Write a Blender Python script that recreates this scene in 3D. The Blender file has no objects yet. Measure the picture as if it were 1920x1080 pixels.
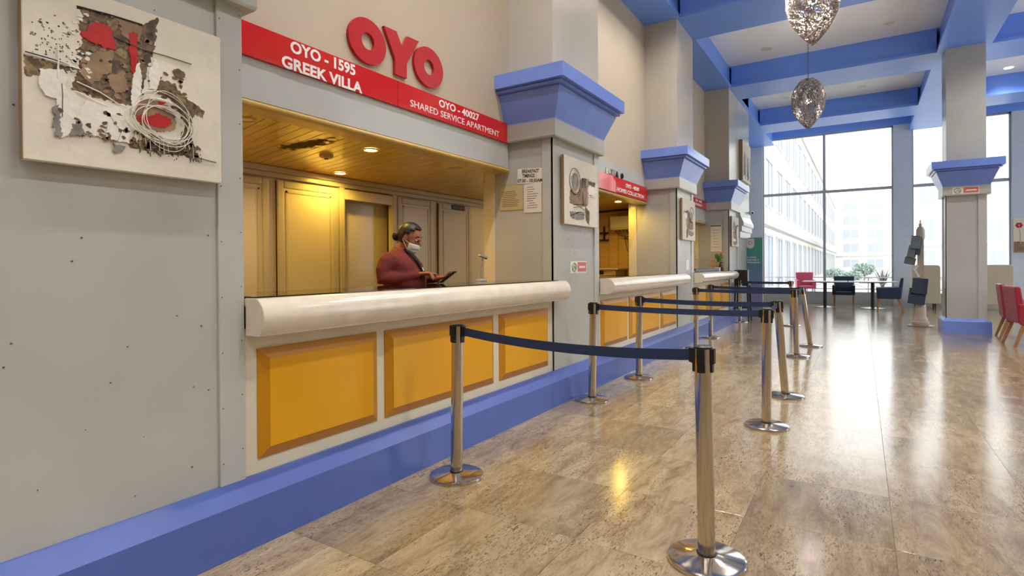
import bpy, bmesh, math, random
from mathutils import Vector, Matrix, noise
random.seed(7)
scn = bpy.context.scene
COL = scn.collection
PI = math.pi

# ------------------------------------------------------------------ camera
yaw, pit, rol = .5643, .0052, .0071
c, s = math.cos(yaw), math.sin(yaw)
fwd = Vector((-s, c, 0)); rgt = Vector((c, s, 0)); dwn = Vector((0, 0, -1))
f2 = fwd*math.cos(pit) + dwn*math.sin(pit); d2 = dwn*math.cos(pit) - fwd*math.sin(pit)
r3 = rgt*math.cos(rol) + d2*math.sin(rol); d3 = d2*math.cos(rol) - rgt*math.sin(rol)
cam = bpy.data.cameras.new('camera'); camo = bpy.data.objects.new('camera', cam); COL.objects.link(camo)
camo.matrix_world = Matrix(((r3.x, -d3.x, -f2.x, 0), (r3.y, -d3.y, -f2.y, 0), (r3.z, -d3.z, -f2.z, 1.353), (0, 0, 0, 1)))
cam.sensor_width = 36; cam.sensor_fit = 'HORIZONTAL'; cam.lens = 1035.4/1920*36
cam.shift_y = -36/1920; cam.clip_start = .05; cam.clip_end = 600
scn.camera = camo

# ------------------------------------------------------------------ world, sun, exposure
SKY = 1.65
w = bpy.data.worlds.new('sky'); scn.world = w; w.use_nodes = True
bg = w.node_tree.nodes['Background']; bg.inputs[0].default_value = (.93, .97, 1.0, 1); bg.inputs[1].default_value = SKY
sun = bpy.data.lights.new('sun', 'SUN'); sun.energy = .7; sun.angle = math.radians(25); sun.color = (1, .95, .88)
suno = bpy.data.objects.new('sun', sun); COL.objects.link(suno)
suno.rotation_euler = (math.radians(48), 0, math.radians(35))   # high hazy sun from behind the building
vs = scn.view_settings
vs.view_transform = 'Standard'; vs.look = 'None'; vs.gamma = 1; vs.use_curve_mapping = False
vs.exposure = 1.0
BOOTH_W, LOBBY_W, PEND_W = 11.5, 86, 340
BOOTH_C, LOBBY_C = (1, .64, .08), (1, .96, .91)

# ------------------------------------------------------------------ helpers
def lin(v):
    v /= 255
    return v/12.92 if v <= .04045 else ((v+.055)/1.055)**2.4
def rgb(r, g, b): return (lin(r), lin(g), lin(b), 1)
MAT = {}
def mat(name, col, rough=.5, metal=0, var=.0, scale=6, bump=0, ior=1.5, emit=None, es=0, coat=0, stretch=None):
    if name in MAT: return MAT[name]
    m = bpy.data.materials.new(name); m.use_nodes = True
    nt = m.node_tree; b = nt.nodes['Principled BSDF']
    b.inputs['Roughness'].default_value = rough; b.inputs['Metallic'].default_value = metal
    b.inputs['IOR'].default_value = ior; b.inputs['Coat Weight'].default_value = coat
    b.inputs['Base Color'].default_value = col
    if emit: b.inputs['Emission Color'].default_value = emit; b.inputs['Emission Strength'].default_value = es
    if var or bump:
        g = nt.nodes.new('ShaderNodeNewGeometry'); n = nt.nodes.new('ShaderNodeTexNoise')
        n.inputs['Scale'].default_value = scale; n.inputs['Detail'].default_value = 5
        src = g.outputs['Position']
        if stretch:
            mp = nt.nodes.new('ShaderNodeMapping'); mp.inputs['Scale'].default_value = stretch
            nt.links.new(src, mp.inputs[0]); src = mp.outputs[0]
        nt.links.new(src, n.inputs['Vector'])
        if var:
            r = nt.nodes.new('ShaderNodeValToRGB')
            r.color_ramp.elements[0].position = .3; r.color_ramp.elements[1].position = .7
            r.color_ramp.elements[0].color = [max(0, x*(1-var)) for x in col[:3]] + [1]
            r.color_ramp.elements[1].color = [min(1, x*(1+var*.6)) for x in col[:3]] + [1]
            nt.links.new(n.outputs[0], r.inputs[0]); nt.links.new(r.outputs[0], b.inputs['Base Color'])
        if bump:
            bp = nt.nodes.new('ShaderNodeBump'); bp.inputs['Strength'].default_value = bump; bp.inputs['Distance'].default_value = .01
            nt.links.new(n.outputs[0], bp.inputs['Height']); nt.links.new(bp.outputs[0], b.inputs['Normal'])
    MAT[name] = m
    return m

class MB:
    """collects faces into one mesh"""
    def __init__(self): self.v = []; self.f = []; self.sm = []
    def add(self, vs, fs, smooth=False):
        n = len(self.v); self.v += [tuple(p) for p in vs]
        for f in fs: self.f.append(tuple(i+n for i in f)); self.sm.append(smooth)
        return self
    def box(self, x0, x1, y0, y1, z0, z1):
        if x0 > x1: x0, x1 = x1, x0
        if y0 > y1: y0, y1 = y1, y0
        if z0 > z1: z0, z1 = z1, z0
        return self.add([(x0,y0,z0),(x1,y0,z0),(x1,y1,z0),(x0,y1,z0),(x0,y0,z1),(x1,y0,z1),(x1,y1,z1),(x0,y1,z1)],
                 [(0,3,2,1),(4,5,6,7),(0,1,5,4),(1,2,6,5),(2,3,7,6),(3,0,4,7)])
    def loft(self, rings, closed=True, smooth=True, caps=True):
        n = len(rings[0]); vs = [p for r in rings for p in r]; fs = []
        for i in range(len(rings)-1):
            for j in range(n if closed else n-1):
                k = (j+1) % n
                fs.append((i*n+j, i*n+k, (i+1)*n+k, (i+1)*n+j))
        self.add(vs, fs, smooth)
        if caps and closed:
            m = len(self.v)-len(vs)
            self.f.append(tuple(m+j for j in reversed(range(n)))); self.sm.append(False)
            self.f.append(tuple(m+(len(rings)-1)*n+j for j in range(n))); self.sm.append(False)
        return self
    def lathe(self, prof, cx=0, cy=0, n=32, smooth=True, caps=True):
        return self.loft([[(cx+r*math.cos(2*PI*j/n), cy+r*math.sin(2*PI*j/n), z) for j in range(n)] for r, z in prof], True, smooth, caps)
    def tube(self, pts, r, n=8, smooth=True):
        pts = [Vector(p) for p in pts]; rings = []
        rr = r if isinstance(r, (list, tuple)) else [r]*len(pts)
        up = None
        for i, p in enumerate(pts):
            t = (pts[min(i+1, len(pts)-1)] - pts[max(i-1, 0)]).normalized()
            if up is None: up = Vector((0,0,1)) if abs(t.z) < .9 else Vector((1,0,0))
            a = t.cross(up).normalized(); b = a.cross(t).normalized(); up = b
            rings.append([p + (a*math.cos(2*PI*j/n) + b*math.sin(2*PI*j/n))*rr[i] for j in range(n)])
        return self.loft(rings, True, smooth)
    def prism(self, poly, ax, a0, a1, smooth=False):
        """poly: 2-D points; ax the extrusion axis; for X the points are (y,z), for Y (x,z), for Z (x,y)"""
        def P(p, a): return (a, p[0], p[1]) if ax == 'X' else (p[0], a, p[1]) if ax == 'Y' else (p[0], p[1], a)
        return self.loft([[P(p, a0) for p in poly], [P(p, a1) for p in poly]], True, smooth)
    def ball(self, c, r, n=10, m=7, sx=1, sy=1, sz=1):
        rings = []
        for i in range(1, m):
            t = PI*i/m
            rings.append([(c[0]+sx*r*math.sin(t)*math.cos(2*PI*j/n), c[1]+sy*r*math.sin(t)*math.sin(2*PI*j/n), c[2]-sz*r*math.cos(t)) for j in range(n)])
        return self.loft(rings, True, True)
    def mesh(self, name, m):
        me = bpy.data.meshes.new(name); me.from_pydata(self.v, [], self.f)
        for p, sflag in zip(me.polygons, self.sm): p.use_smooth = sflag
        bm = bmesh.new(); bm.from_mesh(me); bmesh.ops.recalc_face_normals(bm, faces=bm.faces[:]); bm.to_mesh(me); bm.free()
        if any(self.sm): me.set_sharp_from_angle(angle=math.radians(38))
        if m: me.materials.append(m)
        return me
    def build(self, name, m, parent=None, world=True):
        """world: coordinates given in world space although a parent has a place of its own"""
        if parent is not None and world:
            iv = parent.matrix_basis.inverted()
            if parent.parent: iv = iv @ parent.parent.matrix_basis.inverted()
            self.v = [tuple(iv @ Vector(p)) for p in self.v]
        o = bpy.data.objects.new(name, self.mesh(name, m)); COL.objects.link(o)
        if parent is not None: o.parent = parent
        return o
def tag(o, label=None, cat=None, group=None, kind=None):
    if label: o['label'] = label
    if cat: o['category'] = cat
    if group: o['group'] = group
    if kind: o['kind'] = kind
    return o
def thing(name, label, cat, loc=(0,0,0), rz=0, group=None):
    o = bpy.data.objects.new(name, None); COL.objects.link(o); o.empty_display_size = .1
    o.location = loc; o.rotation_euler = (0, 0, rz)
    o.matrix_basis = Matrix.Translation(loc) @ Matrix.Rotation(rz, 4, 'Z')
    return tag(o, label, cat, group)
def struct(name, loc=(0,0,0), label=None):
    o = bpy.data.objects.new(name, None); COL.objects.link(o); o.location = loc; o['kind'] = 'structure'
    if label: o['label'] = label
    return o
def bevel(o, wd=.006, seg=2):
    m = o.modifiers.new('bevel', 'BEVEL'); m.width = wd; m.segments = seg; m.limit_method = 'ANGLE'; m.angle_limit = math.radians(40)
    return o
def dup(root, loc, rz, label, group=None):
    r = root.copy(); COL.objects.link(r); r.location = loc; r.rotation_euler = (0, 0, rz); r['label'] = label
    if group: r['group'] = group
    for ch in list(root.children):
        cc = ch.copy(); COL.objects.link(cc); cc.parent = r
        for g in ch.children:
            d = g.copy(); COL.objects.link(d); d.parent = cc
    return r
dep = None
def text_mesh(txt, size, bold=0.0, depth=.002, align='CENTER', sx=1.0):
    cu = bpy.data.curves.new('t', 'FONT'); cu.body = txt; cu.size = size; cu.align_x = align; cu.align_y = 'CENTER'
    cu.extrude = depth/2; cu.offset = bold*size; cu.resolution_u = 3
    o = bpy.data.objects.new('t', cu); COL.objects.link(o)
    dg = bpy.context.evaluated_depsgraph_get(); me = bpy.data.meshes.new_from_object(o.evaluated_get(dg))
    bpy.data.objects.remove(o); 
    for v in me.vertices: v.co.x *= sx
    return me
def text(name, txt, size, pos, facing, m, parent, bold=.02, depth=.002, sx=1.0, align='CENTER', width=None):
    """lettering standing on a surface that faces +X ('X') or -Y ('Y'); pos in world space"""
    me = text_mesh(txt, size, bold, depth, align, sx)
    if width:
        ws = [v.co.x for v in me.vertices]; k = width/(max(ws)-min(ws))
        for v in me.vertices: v.co.x *= k
    M = Matrix(((0,0,1,0),(1,0,0,0),(0,1,0,0),(0,0,0,1))) if facing == 'X' else Matrix(((1,0,0,0),(0,0,-1,0),(0,1,0,0),(0,0,0,1)))
    M = Matrix.Translation(pos) @ M
    if parent is not None:
        iv = parent.matrix_basis.inverted()
        if parent.parent: iv = iv @ parent.parent.matrix_basis.inverted()
        M = iv @ M
    me.transform(M); me.materials.clear(); me.materials.append(m)
    o = bpy.data.objects.new(name, me); COL.objects.link(o); o.parent = parent
    return o

# ------------------------------------------------------------------ materials
M_WALL = mat('grey_paint', rgb(186,185,178), .27, var=.1, scale=1.3)
M_TRIM = mat('trim_paint', rgb(190,191,186), .25, var=.04, scale=3)
M_CREAM = mat('cream_paint', rgb(192,177,155), .55, var=.03, scale=1.2)
M_BLUE = mat('blue_paint', rgb(122,150,230), .22, var=.06, scale=4)
M_BASE = mat('plinth_paint', rgb(78,99,168), .3, var=.06, scale=4)
M_BEAM = mat('blue_beam_paint', rgb(112,156,244), .4, var=.05, scale=1.0)
M_CEIL = mat('ceiling_white', rgb(240,241,242), .7, var=.02, scale=2)
M_YEL = mat('yellow_panel', rgb(232,168,0), .3, var=.06, scale=1.5)
M_YELD = mat('yellow_bevel', rgb(200,136,8), .3, var=.05, scale=3)
M_IVORY = mat('ivory_paint', rgb(224,216,192), .35, var=.04, scale=5)
M_ROLL = mat('ivory_gloss', rgb(226,214,194), .16, var=.08, scale=9, ior=1.6)
M_RED = mat('sign_red', rgb(208,38,36), .06)
M_REDL = mat('letter_red', rgb(190,24,28), .3)
M_WHITE = mat('print_white', rgb(245,240,236), .5)
M_BLACK = mat('black_plastic', rgb(22,22,24), .35)
M_DARKP = mat('print_black', rgb(38,34,32), .6)
M_CHROME = mat('brushed_steel', rgb(205,196,184), .13, 1)
M_BELT = mat('navy_webbing', rgb(30,48,84), .6, var=.12, scale=60)
M_GLASSTOP = mat('dark_glass', rgb(18,20,18), .03, ior=1.6)
M_LAM = mat('cream_laminate', rgb(226,212,184), .22, var=.03, scale=1)
M_LAMS = mat('cabinet_moulding', rgb(205,192,166), .3)
M_WOODLIP = mat('honey_lip', rgb(216,178,96), .3, var=.08, scale=8)
M_PAPER = mat('paper', rgb(236,228,214), .7, var=.03, scale=20)
M_GREY = mat('grey_print', rgb(120,108,92), .7)
M_SILV = mat('window_frame_grey', rgb(176,178,184), .4)
M_CANVAS = mat('canvas_white', rgb(226,218,200), .7, var=.05, scale=14, bump=.3)
M_CSIDE = mat('canvas_edge', rgb(150,120,84), .7)
M_BROWN = mat('paint_brown', rgb(98,78,56), .6, var=.6, scale=16, bump=.4)
for _e, _c in ((.42, (78,60,42)), (.5, (120,98,66)), (.58, (84,64,48)), (.64, (150,126,84))):
    _r = next(n for n in M_BROWN.node_tree.nodes if n.bl_idname == 'ShaderNodeValToRGB'); _k = _r.color_ramp.elements.new(_e); _k.color = rgb(*_c)
M_TAUPE = mat('paint_taupe', rgb(150,122,92), .6, var=.4, scale=12)
M_PWHITE = mat('paint_white', rgb(232,226,214), .5, var=.06, scale=30, bump=.4)
M_PRED = mat('paint_red', rgb(186,30,28), .35, var=.15, scale=14, bump=.4)
M_PGREY = mat('paint_grey', rgb(140,136,128), .6, var=.4, scale=16)
M_PBLACK = mat('paint_black', rgb(44,38,34), .6)
M_NAVY = mat('navy_leather', rgb(42,56,80), .4, var=.1, scale=8)
M_CRIM = mat('crimson_leather', rgb(160,42,62), .4, var=.08, scale=6)
M_BEIGE = mat('beige_fabric', rgb(206,192,166), .8, var=.06, scale=20)
M_OAK = mat('oak_leg', rgb(168,120,76), .45, var=.15, scale=20)
M_STONE = mat('outdoor_render', rgb(240,236,230), .8)
M_OUTGL = mat('outdoor_pane', rgb(176,186,198), .15)

def glass_mat():
    m = bpy.data.materials.new('window_glass'); m.use_nodes = True; nt = m.node_tree
    nt.nodes.remove(nt.nodes['Principled BSDF'])
    t = nt.nodes.new('ShaderNodeBsdfTransparent'); g = nt.nodes.new('ShaderNodeBsdfGlossy'); g.inputs['Roughness'].default_value = 0
    t.inputs[0].default_value = (.96, .98, .98, 1)
    fr = nt.nodes.new('ShaderNodeFresnel'); fr.inputs[0].default_value = 1.3
    mx = nt.nodes.new('ShaderNodeMixShader')
    nt.links.new(fr.outputs[0], mx.inputs[0]); nt.links.new(t.outputs[0], mx.inputs[1]); nt.links.new(g.outputs[0], mx.inputs[2])
    nt.links.new(mx.outputs[0], nt.nodes['Material Output'].inputs[0])
    return m
M_GLASS = glass_mat()

def floor_mat():
    m = bpy.data.materials.new('veined_marble'); m.use_nodes = True; nt = m.node_tree; N = nt.nodes.new; Lk = nt.links.new
    b = nt.nodes['Principled BSDF']; b.inputs['IOR'].default_value = 1.7
    g = N('ShaderNodeNewGeometry'); oi = N('ShaderNodeObjectInfo')
    mul = N('ShaderNodeVectorMath'); mul.operation = 'SCALE'; mul.inputs['Scale'].default_value = 37
    cmb = N('ShaderNodeCombineXYZ'); Lk(oi.outputs['Random'], cmb.inputs[0]); Lk(oi.outputs['Random'], cmb.inputs[1]); Lk(oi.outputs['Random'], cmb.inputs[2])
    Lk(cmb.outputs[0], mul.inputs[0])
    ad = N('ShaderNodeVectorMath'); Lk(g.outputs['Position'], ad.inputs[0]); Lk(mul.outputs[0], ad.inputs[1])
    rot = N('ShaderNodeMapping'); rot.inputs['Rotation'].default_value = (0, 0, .22); rot.inputs['Scale'].default_value = (4.2, 1.1, 1)
    Lk(ad.outputs[0], rot.inputs[0])
    n1 = N('ShaderNodeTexNoise'); n1.inputs['Scale'].default_value = 2.2; n1.inputs['Detail'].default_value = 10; n1.inputs['Roughness'].default_value = .74; n1.inputs['Distortion'].default_value = .5
    Lk(rot.outputs[0], n1.inputs['Vector'])
    r1 = N('ShaderNodeValToRGB'); e = r1.color_ramp.elements
    e[0].position = .28; e[0].color = rgb(98,80,56); e[1].position = .72; e[1].color = rgb(184,166,136)
    k = e.new(.45); k.color = rgb(148,128,98); k = e.new(.56); k.color = rgb(164,146,116)
    Lk(n1.outputs[0], r1.inputs[0])
    # per tile tone
    hs = N('ShaderNodeHueSaturation'); Lk(r1.outputs[0], hs.inputs['Color'])
    mr = N('ShaderNodeMapRange'); mr.inputs[3].default_value = .74; mr.inputs[4].default_value = 1.16; Lk(oi.outputs['Random'], mr.inputs[0]); Lk(mr.outputs[0], hs.inputs['Value'])
    # dark vein specks, clustered
    n2 = N('ShaderNodeTexNoise'); n2.inputs['Scale'].default_value = 20; n2.inputs['Detail'].default_value = 7; n2.inputs['Roughness'].default_value = .7; n2.inputs['Distortion'].default_value = 1.6
    Lk(rot.outputs[0], n2.inputs['Vector'])
    n3 = N('ShaderNodeTexNoise'); n3.inputs['Scale'].default_value = 1.1; n3.inputs['Detail'].default_value = 2
    Lk(rot.outputs[0], n3.inputs['Vector'])
    r2 = N('ShaderNodeValToRGB'); r2.color_ramp.elements[0].position = .52; r2.color_ramp.elements[1].position = .60; Lk(n2.outputs[0], r2.inputs[0])
    r3_ = N('ShaderNodeValToRGB'); r3_.color_ramp.elements[0].position = .36; r3_.color_ramp.elements[1].position = .60; Lk(n3.outputs[0], r3_.inputs[0])
    mm = N('ShaderNodeMath'); mm.operation = 'MULTIPLY'; Lk(r2.outputs[0], mm.inputs[0]); Lk(r3_.outputs[0], mm.inputs[1])
    m3 = N('ShaderNodeMath'); m3.operation = 'MULTIPLY'; m3.inputs[1].default_value = .9; Lk(mm.outputs[0], m3.inputs[0])
    mx = N('ShaderNodeMix'); mx.data_type = 'RGBA'; Lk(m3.outputs[0], mx.inputs[0]); Lk(hs.outputs[0], mx.inputs[6]); mx.inputs[7].default_value = rgb(74,54,28)
    Lk(mx.outputs[2], b.inputs['Base Color'])
    rr = N('ShaderNodeMapRange'); rr.inputs[3].default_value = .1; rr.inputs[4].default_value = .22; Lk(n1.outputs[0], rr.inputs[0]); Lk(rr.outputs[0], b.inputs['Roughness'])
    n4 = N('ShaderNodeTexNoise'); n4.inputs['Scale'].default_value = 3; Lk(g.outputs['Position'], n4.inputs['Vector'])
    bp = N('ShaderNodeBump'); bp.inputs['Strength'].default_value = .06; bp.inputs['Distance'].default_value = .02
    Lk(n4.outputs[0], bp.inputs['Height']); Lk(bp.outputs[0], b.inputs['Normal'])
    return m
M_FLOOR = floor_mat()
M_GROUT = mat('grout', rgb(120,104,84), .7)

def board_mat():
    m = mat('honey_ceiling_board', rgb(248,198,54), .18, var=.14, scale=2.5, stretch=(1, 5, 1)); nt = m.node_tree; b = nt.nodes['Principled BSDF']
    # soot stain: a patch of its own on the boards
    g = nt.nodes.new('ShaderNodeNewGeometry'); sub = nt.nodes.new('ShaderNodeVectorMath'); sub.operation = 'SUBTRACT'; sub.inputs[1].default_value = (-3.86, 2.93, 2.36)
    nt.links.new(g.outputs['Position'], sub.inputs[0])
    ml = nt.nodes.new('ShaderNodeVectorMath'); ml.operation = 'MULTIPLY'; ml.inputs[1].default_value = (1.25, 3.9, 0); nt.links.new(sub.outputs[0], ml.inputs[0])
    ln = nt.nodes.new('ShaderNodeVectorMath'); ln.operation = 'LENGTH'; nt.links.new(ml.outputs[0], ln.inputs[0])
    n = nt.nodes.new('ShaderNodeTexNoise'); n.inputs['Scale'].default_value = 14; n.inputs['Detail'].default_value = 8; nt.links.new(g.outputs['Position'], n.inputs['Vector'])
    a = nt.nodes.new('ShaderNodeMath'); a.operation = 'ADD'; nt.links.new(ln.outputs['Value'], a.inputs[0]); nt.links.new(n.outputs[0], a.inputs[1])
    r = nt.nodes.new('ShaderNodeValToRGB'); r.color_ramp.elements[0].position = .80; r.color_ramp.elements[0].color = (.9,.9,.9,1); r.color_ramp.elements[1].position = .98; r.color_ramp.elements[1].color = (0,0,0,1)
    nt.links.new(a.outputs[0], r.inputs[0])
    old = b.inputs['Base Color'].links[0].from_socket
    mx = nt.nodes.new('ShaderNodeMix'); mx.data_type = 'RGBA'; nt.links.new(r.outputs[0], mx.inputs[0]); nt.links.new(old, mx.inputs[6]); mx.inputs[7].default_value = rgb(62,40,14)
    nt.links.new(mx.outputs[2], b.inputs['Base Color'])
    rg = nt.nodes.new('ShaderNodeMapRange'); rg.inputs[3].default_value = .18; rg.inputs[4].default_value = .9; nt.links.new(r.outputs[0], rg.inputs[0]); nt.links.new(rg.outputs[0], b.inputs['Roughness'])
    sg_ = nt.nodes.new('ShaderNodeMapRange'); sg_.inputs[3].default_value = .5; sg_.inputs[4].default_value = .05; nt.links.new(r.outputs[0], sg_.inputs[0]); nt.links.new(sg_.outputs[0], b.inputs['Specular IOR Level'])
    return m
M_BOARD = board_mat()
# ================================================================== the building
XP, XW, XB = -2.62, -3.17, -4.95          # pillar fronts, upper wall, back of the booths
ZS, ZC = 5.5, 6.0                         # beam soffits, ceiling
PIL = [(.5, 1.624), (4.93, 6.07), (9.37, 10.42), (13.71, 14.78)]

# ---- floor: slab and marble tiles
flo = MB().box(-5.3, 7.6, -6.9, 22, -.25, -.004).build('floor', M_GROUT); flo['kind'] = 'structure'; flo['label'] = 'polished veined marble tile floor of the lobby'
TX, TY = .667, .69
tme = None
def tile_mb(x, y):
    a, b, e = TX/2-.0008, TY/2-.0008, .0007
    return [(x-a,y-b,-.02),(x+a,y-b,-.02),(x+a,y+b,-.02),(x-a,y+b,-.02),(x-a,y-b,-e*.6),(x+a,y-b,-e*.6),(x+a,y+b,-e*.6),(x-a,y+b,-e*.6),
            (x-a+e,y-b+e,0),(x+a-e,y-b+e,0),(x+a-e,y+b-e,0),(x-a+e,y+b-e,0)], \
           [(0,1,5,4),(1,2,6,5),(2,3,7,6),(3,0,4,7),(4,5,9,8),(5,6,10,9),(6,7,11,10),(7,4,8,11),(8,9,10,11)]
mb = MB(); mb.add(*tile_mb(0, 0)); tme = mb.mesh('tile', M_FLOOR)
cells = []
for i in range(-2, 14):
    for j in range(-13, 29):
        x, y = -1.87+TX*(i+.5), 2.47+TY*(j+.5)
        if x < -2.9 or x > 7.4 or y > 21.6: continue
        v = Vector((x, y, -1.353)); dpt = v.dot(fwd)
        vis = dpt > .5 and -1.02*960/1035 < v.dot(rgt)/dpt < 1.05*960/1035 and y < 21.4
        cells.append((0 if vis else 1, v.length, x, y))
cells.sort()
rest = MB()
for k, (nv, d, x, y) in enumerate(cells):
    if k < 290 and not nv:
        o = bpy.data.objects.new('tile', tme); COL.objects.link(o); o.parent = flo; o.location = (x, y, 0)
    else: rest.add(*tile_mb(x, y))
tag(rest.build('tile_field', M_FLOOR, flo), kind='stuff')

# ---- ceiling and beams
ce = MB().box(-3.6, 7.4, -6.9, 21.6, ZC, ZC+.25).build('ceiling', M_CEIL); ce['kind'] = 'structure'; ce['label'] = 'white coffered ceiling between blue beams'
def beam(x0, x1, y0, y1, lab, sides):
    b = MB().box(x0, x1, y0, y1, ZS, ZC).build('ceiling_beam', M_BEAM); tag(b, lab, kind='structure')
    l = MB()
    if 'W' in sides: l.box(x0-.05, x0, y0, y1, ZS, ZS+.07)
    if 'E' in sides: l.box(x1, x1+.05, y0, y1, ZS, ZS+.07)
    if 'S' in sides: l.box(x0, x1, y0-.05, y0, ZS, ZS+.07)
    if 'N' in sides: l.box(x0, x1, y1, y1+.05, ZS, ZS+.07)
    if l.v: l.build('ledge', M_BEAM, b)
    return b
beam(-3.4, XP, -6.5, 21.3, 'blue beam running along the top of the counter wall', 'E')
beam(1.32, 2.05, -6.5, 21.3, 'blue beam running over the free standing pillar', 'WE')
beam(6.6, 7.2, -6.5, 21.3, 'blue beam over the right hand glazing', 'W')
for k, (y0, y1) in enumerate(((-3.9, -2.8), (.5, 1.6), (4.93, 6.07), (9.42, 10.4), (13.76, 14.8), (18.05, 19.1))):
    wh = ('behind the camera', 'above the first pillar', 'above the second pillar', 'above the third pillar of the counter wall', 'above the fourth pillar of the counter wall', 'nearest the far windows')[k]
    beam(XP+.05, 1.27, y0, y1, 'blue cross beam ' + wh, 'SN')
    beam(2.10, 6.55, y0, y1, 'blue cross beam right of the pillar line, ' + wh, 'SN')

# ---- left wall: cream upper wall, grey headers over the counters
wl = struct('wall_left', label='cream upper wall with grey headers above the counters')
for y0, y1 in ((-6.5, .5), (1.624, 4.93), (6.07, 9.37), (10.42, 13.71)):
    z0 = 0 if y0 < 0 else 2.64
    MB().box(XW-.2, XW, y0, y1, z0, ZC).build('wall_face', M_CREAM, wl)
MB().box(XW-.2, XP, 14.78, 16.4, 0, ZC).build('wall_face', M_TRIM, wl)
MB().box(-3.7, -3.4, 16.3, 21.5, 0, ZC).build('wall_face', M_TRIM, wl)
def header(y0, y1, z0, z1, x=XW+.012):
    MB().box(XW-.14, x, y0, y1, z0, z1).build('header', M_TRIM, wl)
    b = MB(); n = 10
    poly = [(XW-.15, z0), (XW-.15, z0-.045)] + [(x-.02+.035*math.sin(PI*i/n), z0-.0225-.0225*math.cos(PI*i/n)) for i in range(n+1)]
    b.prism(poly, 'Y', y0, y1).build('honey_lip', M_WOODLIP, wl)
header(1.624, 4.93, 2.385, 2.64)
header(6.07, 9.37, 2.45, 2.89)
header(10.42, 13.71, 2.36, 2.64)

# ---- pillars of the left wall
def moulded(pts, box, mb):
    """profile pts (projection, z) run round the three free sides of a pillar"""
    x0, x1, y0, y1, full = box
    rings = []
    for d, z in pts:
        rings.append([(x0-(d if full else 0), y0-d, z), (x1+d, y0-d, z), (x1+d, y1+d, z), (x0-(d if full else 0), y1+d, z)])
    return mb.loft(rings, True, False)
CAPP = [(.05, 2.822), (.05, 2.835), (.155, 3.095), (.158, 3.108), (.146, 3.112), (.146, 3.120), (.195, 3.124), (.195, 3.148), (.180, 3.150), (.180, 3.158), (.235, 3.162), (.235, 3.30)]
BANDP = [(.045, 2.645), (.052, 2.66), (.05, 2.822)]
names = ('nearest the camera, with a large abstract canvas', 'second from the camera, with a breakfast notice on its side', 'third from the camera, between second and third counters', 'fourth and farthest, beside the green banner')
PILS = []
for k, (y0, y1) in enumerate(PIL):
    p = struct('pillar', (XP, (y0+y1)/2, 0), 'grey panelled wall pillar with blue capital, ' + names[k]); PILS.append(p)
    xb = -3.48
    MB().box(xb, XP-.014, y0+.014, y1-.014, 0, 2.9).build('shaft', M_WALL, p)
    MB().box(xb if k else -3.17, XP, y0, y1, 3.25, ZS).build('upper_shaft', mat('upper_shaft_paint', rgb(190,182,168), .27, var=.04, scale=1.5), p)
    for a, b in ((y1-.13, y1), (y0, y0+.13) if k == 0 else (y0, y0+.012)):
        bevel(MB().box(XP-.03, XP, a, b, .29, 2.66).build('trim_strip', M_TRIM, p), .003, 1)
    for yy, dd in ((y0, 1), (y1, -1)):
        bevel(MB().box(XP-.13, XP-.003, yy, yy+.02*dd, .29, 2.66).build('trim_strip', M_TRIM, p), .003, 1)
        MB().box(xb, xb+.14, yy-.001*dd, yy+.02*dd, .29, 2.5).build('trim_strip', M_LAM, p)
    full = (XW-.02, XP, y0, y1, False)
    moulded(BANDP, full, MB()).build('band', M_WALL, p)
    moulded(CAPP, full, MB()).build('capital', M_BLUE, p)

MB().prism([(6.118, 2.815), (6.20, 2.815), (6.215, 2.70), (6.19, 2.665), (6.135, 2.70)], 'X', -2.78, -2.64).build('loose_flap', M_BLUE, PILS[1])
for p_, (y0, y1) in zip(PILS[:2], PIL[:2]):
    nl = MB(); rn = random.Random(int(y0*10)); ya = y0+.15
    for k in range(34): nl.ball((XP-.0135, rn.uniform(ya, y1-.14), rn.uniform(.35, 2.5)), rn.uniform(.0025, .005), 6, 4)
    for k in range(9): nl.ball((XP+.0005, y1-.115, .4+.27*k), .0035, 6, 4); nl.ball((XP+.0005, y1-.016, .45+.27*k), .0035, 6, 4)
    nl.build('nail_heads', mat('nail_rust', rgb(96,84,70), .6), p_)['kind'] = 'stuff'

# ---- plinth along the wall
bb = MB()
bb.prism([(-2.72, 0), (-2.475, 0), (-2.505, .225), (-2.62, .292), (-2.72, .292)], 'Y', -6.5, 14.78)
tag(bb.build('baseboard_left', M_BASE), 'blue bevelled plinth along the foot of the counter wall', kind='structure')

# ---- cornice on the wall beyond the fourth pillar
co = MB()
co.prism([(XP-.02, 2.70), (-2.58, 2.70), (-2.57, 2.58), (-2.50, 2.42), (-2.50, 2.34), (-2.54, 2.32), (-2.54, 2.20), (-2.58, 2.18), (-2.58, 2.02), (XP-.02, 2.02)], 'Y', 14.84, 16.36)
tag(co.build('trim_1', M_TRIM), 'white stepped cornice beyond the fourth pillar', kind='structure')

# ---- the free standing pillar
fp = struct('pillar', (1.695, 13.9, 0), 'free standing square pillar with blue base and capital')
X0, X1, Y0, Y1 = 1.385, 2.005, 13.6, 14.22
MB().box(X0+.012, X1-.012, Y0+.012, Y1-.012, .2, 2.8).build('shaft', M_WALL, fp)
for a, b, cc, d in ((X1-.13, X1, Y0, Y0+.03), (X0, X0+.012, Y0, Y0+.03), (X0, X0+.03, Y0, Y0+.13), (X0, X0+.03, Y1-.13, Y1)):
    MB().box(a, b, cc, d, .25, 2.66).build('trim_strip', M_TRIM, fp)
MB().box(X0+.01, X1-.01, Y0, Y1, 3.2, ZS).build('upper_shaft', M_WALL, fp)
bx = (X0, X1, Y0, Y1, True)
moulded([(.06, 0), (.06, .225), (.055, .235), (.0, .28)], bx, MB()).build('base', M_BLUE, fp)
moulded(BANDP, bx, MB()).build('band', M_WALL, fp)
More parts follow.
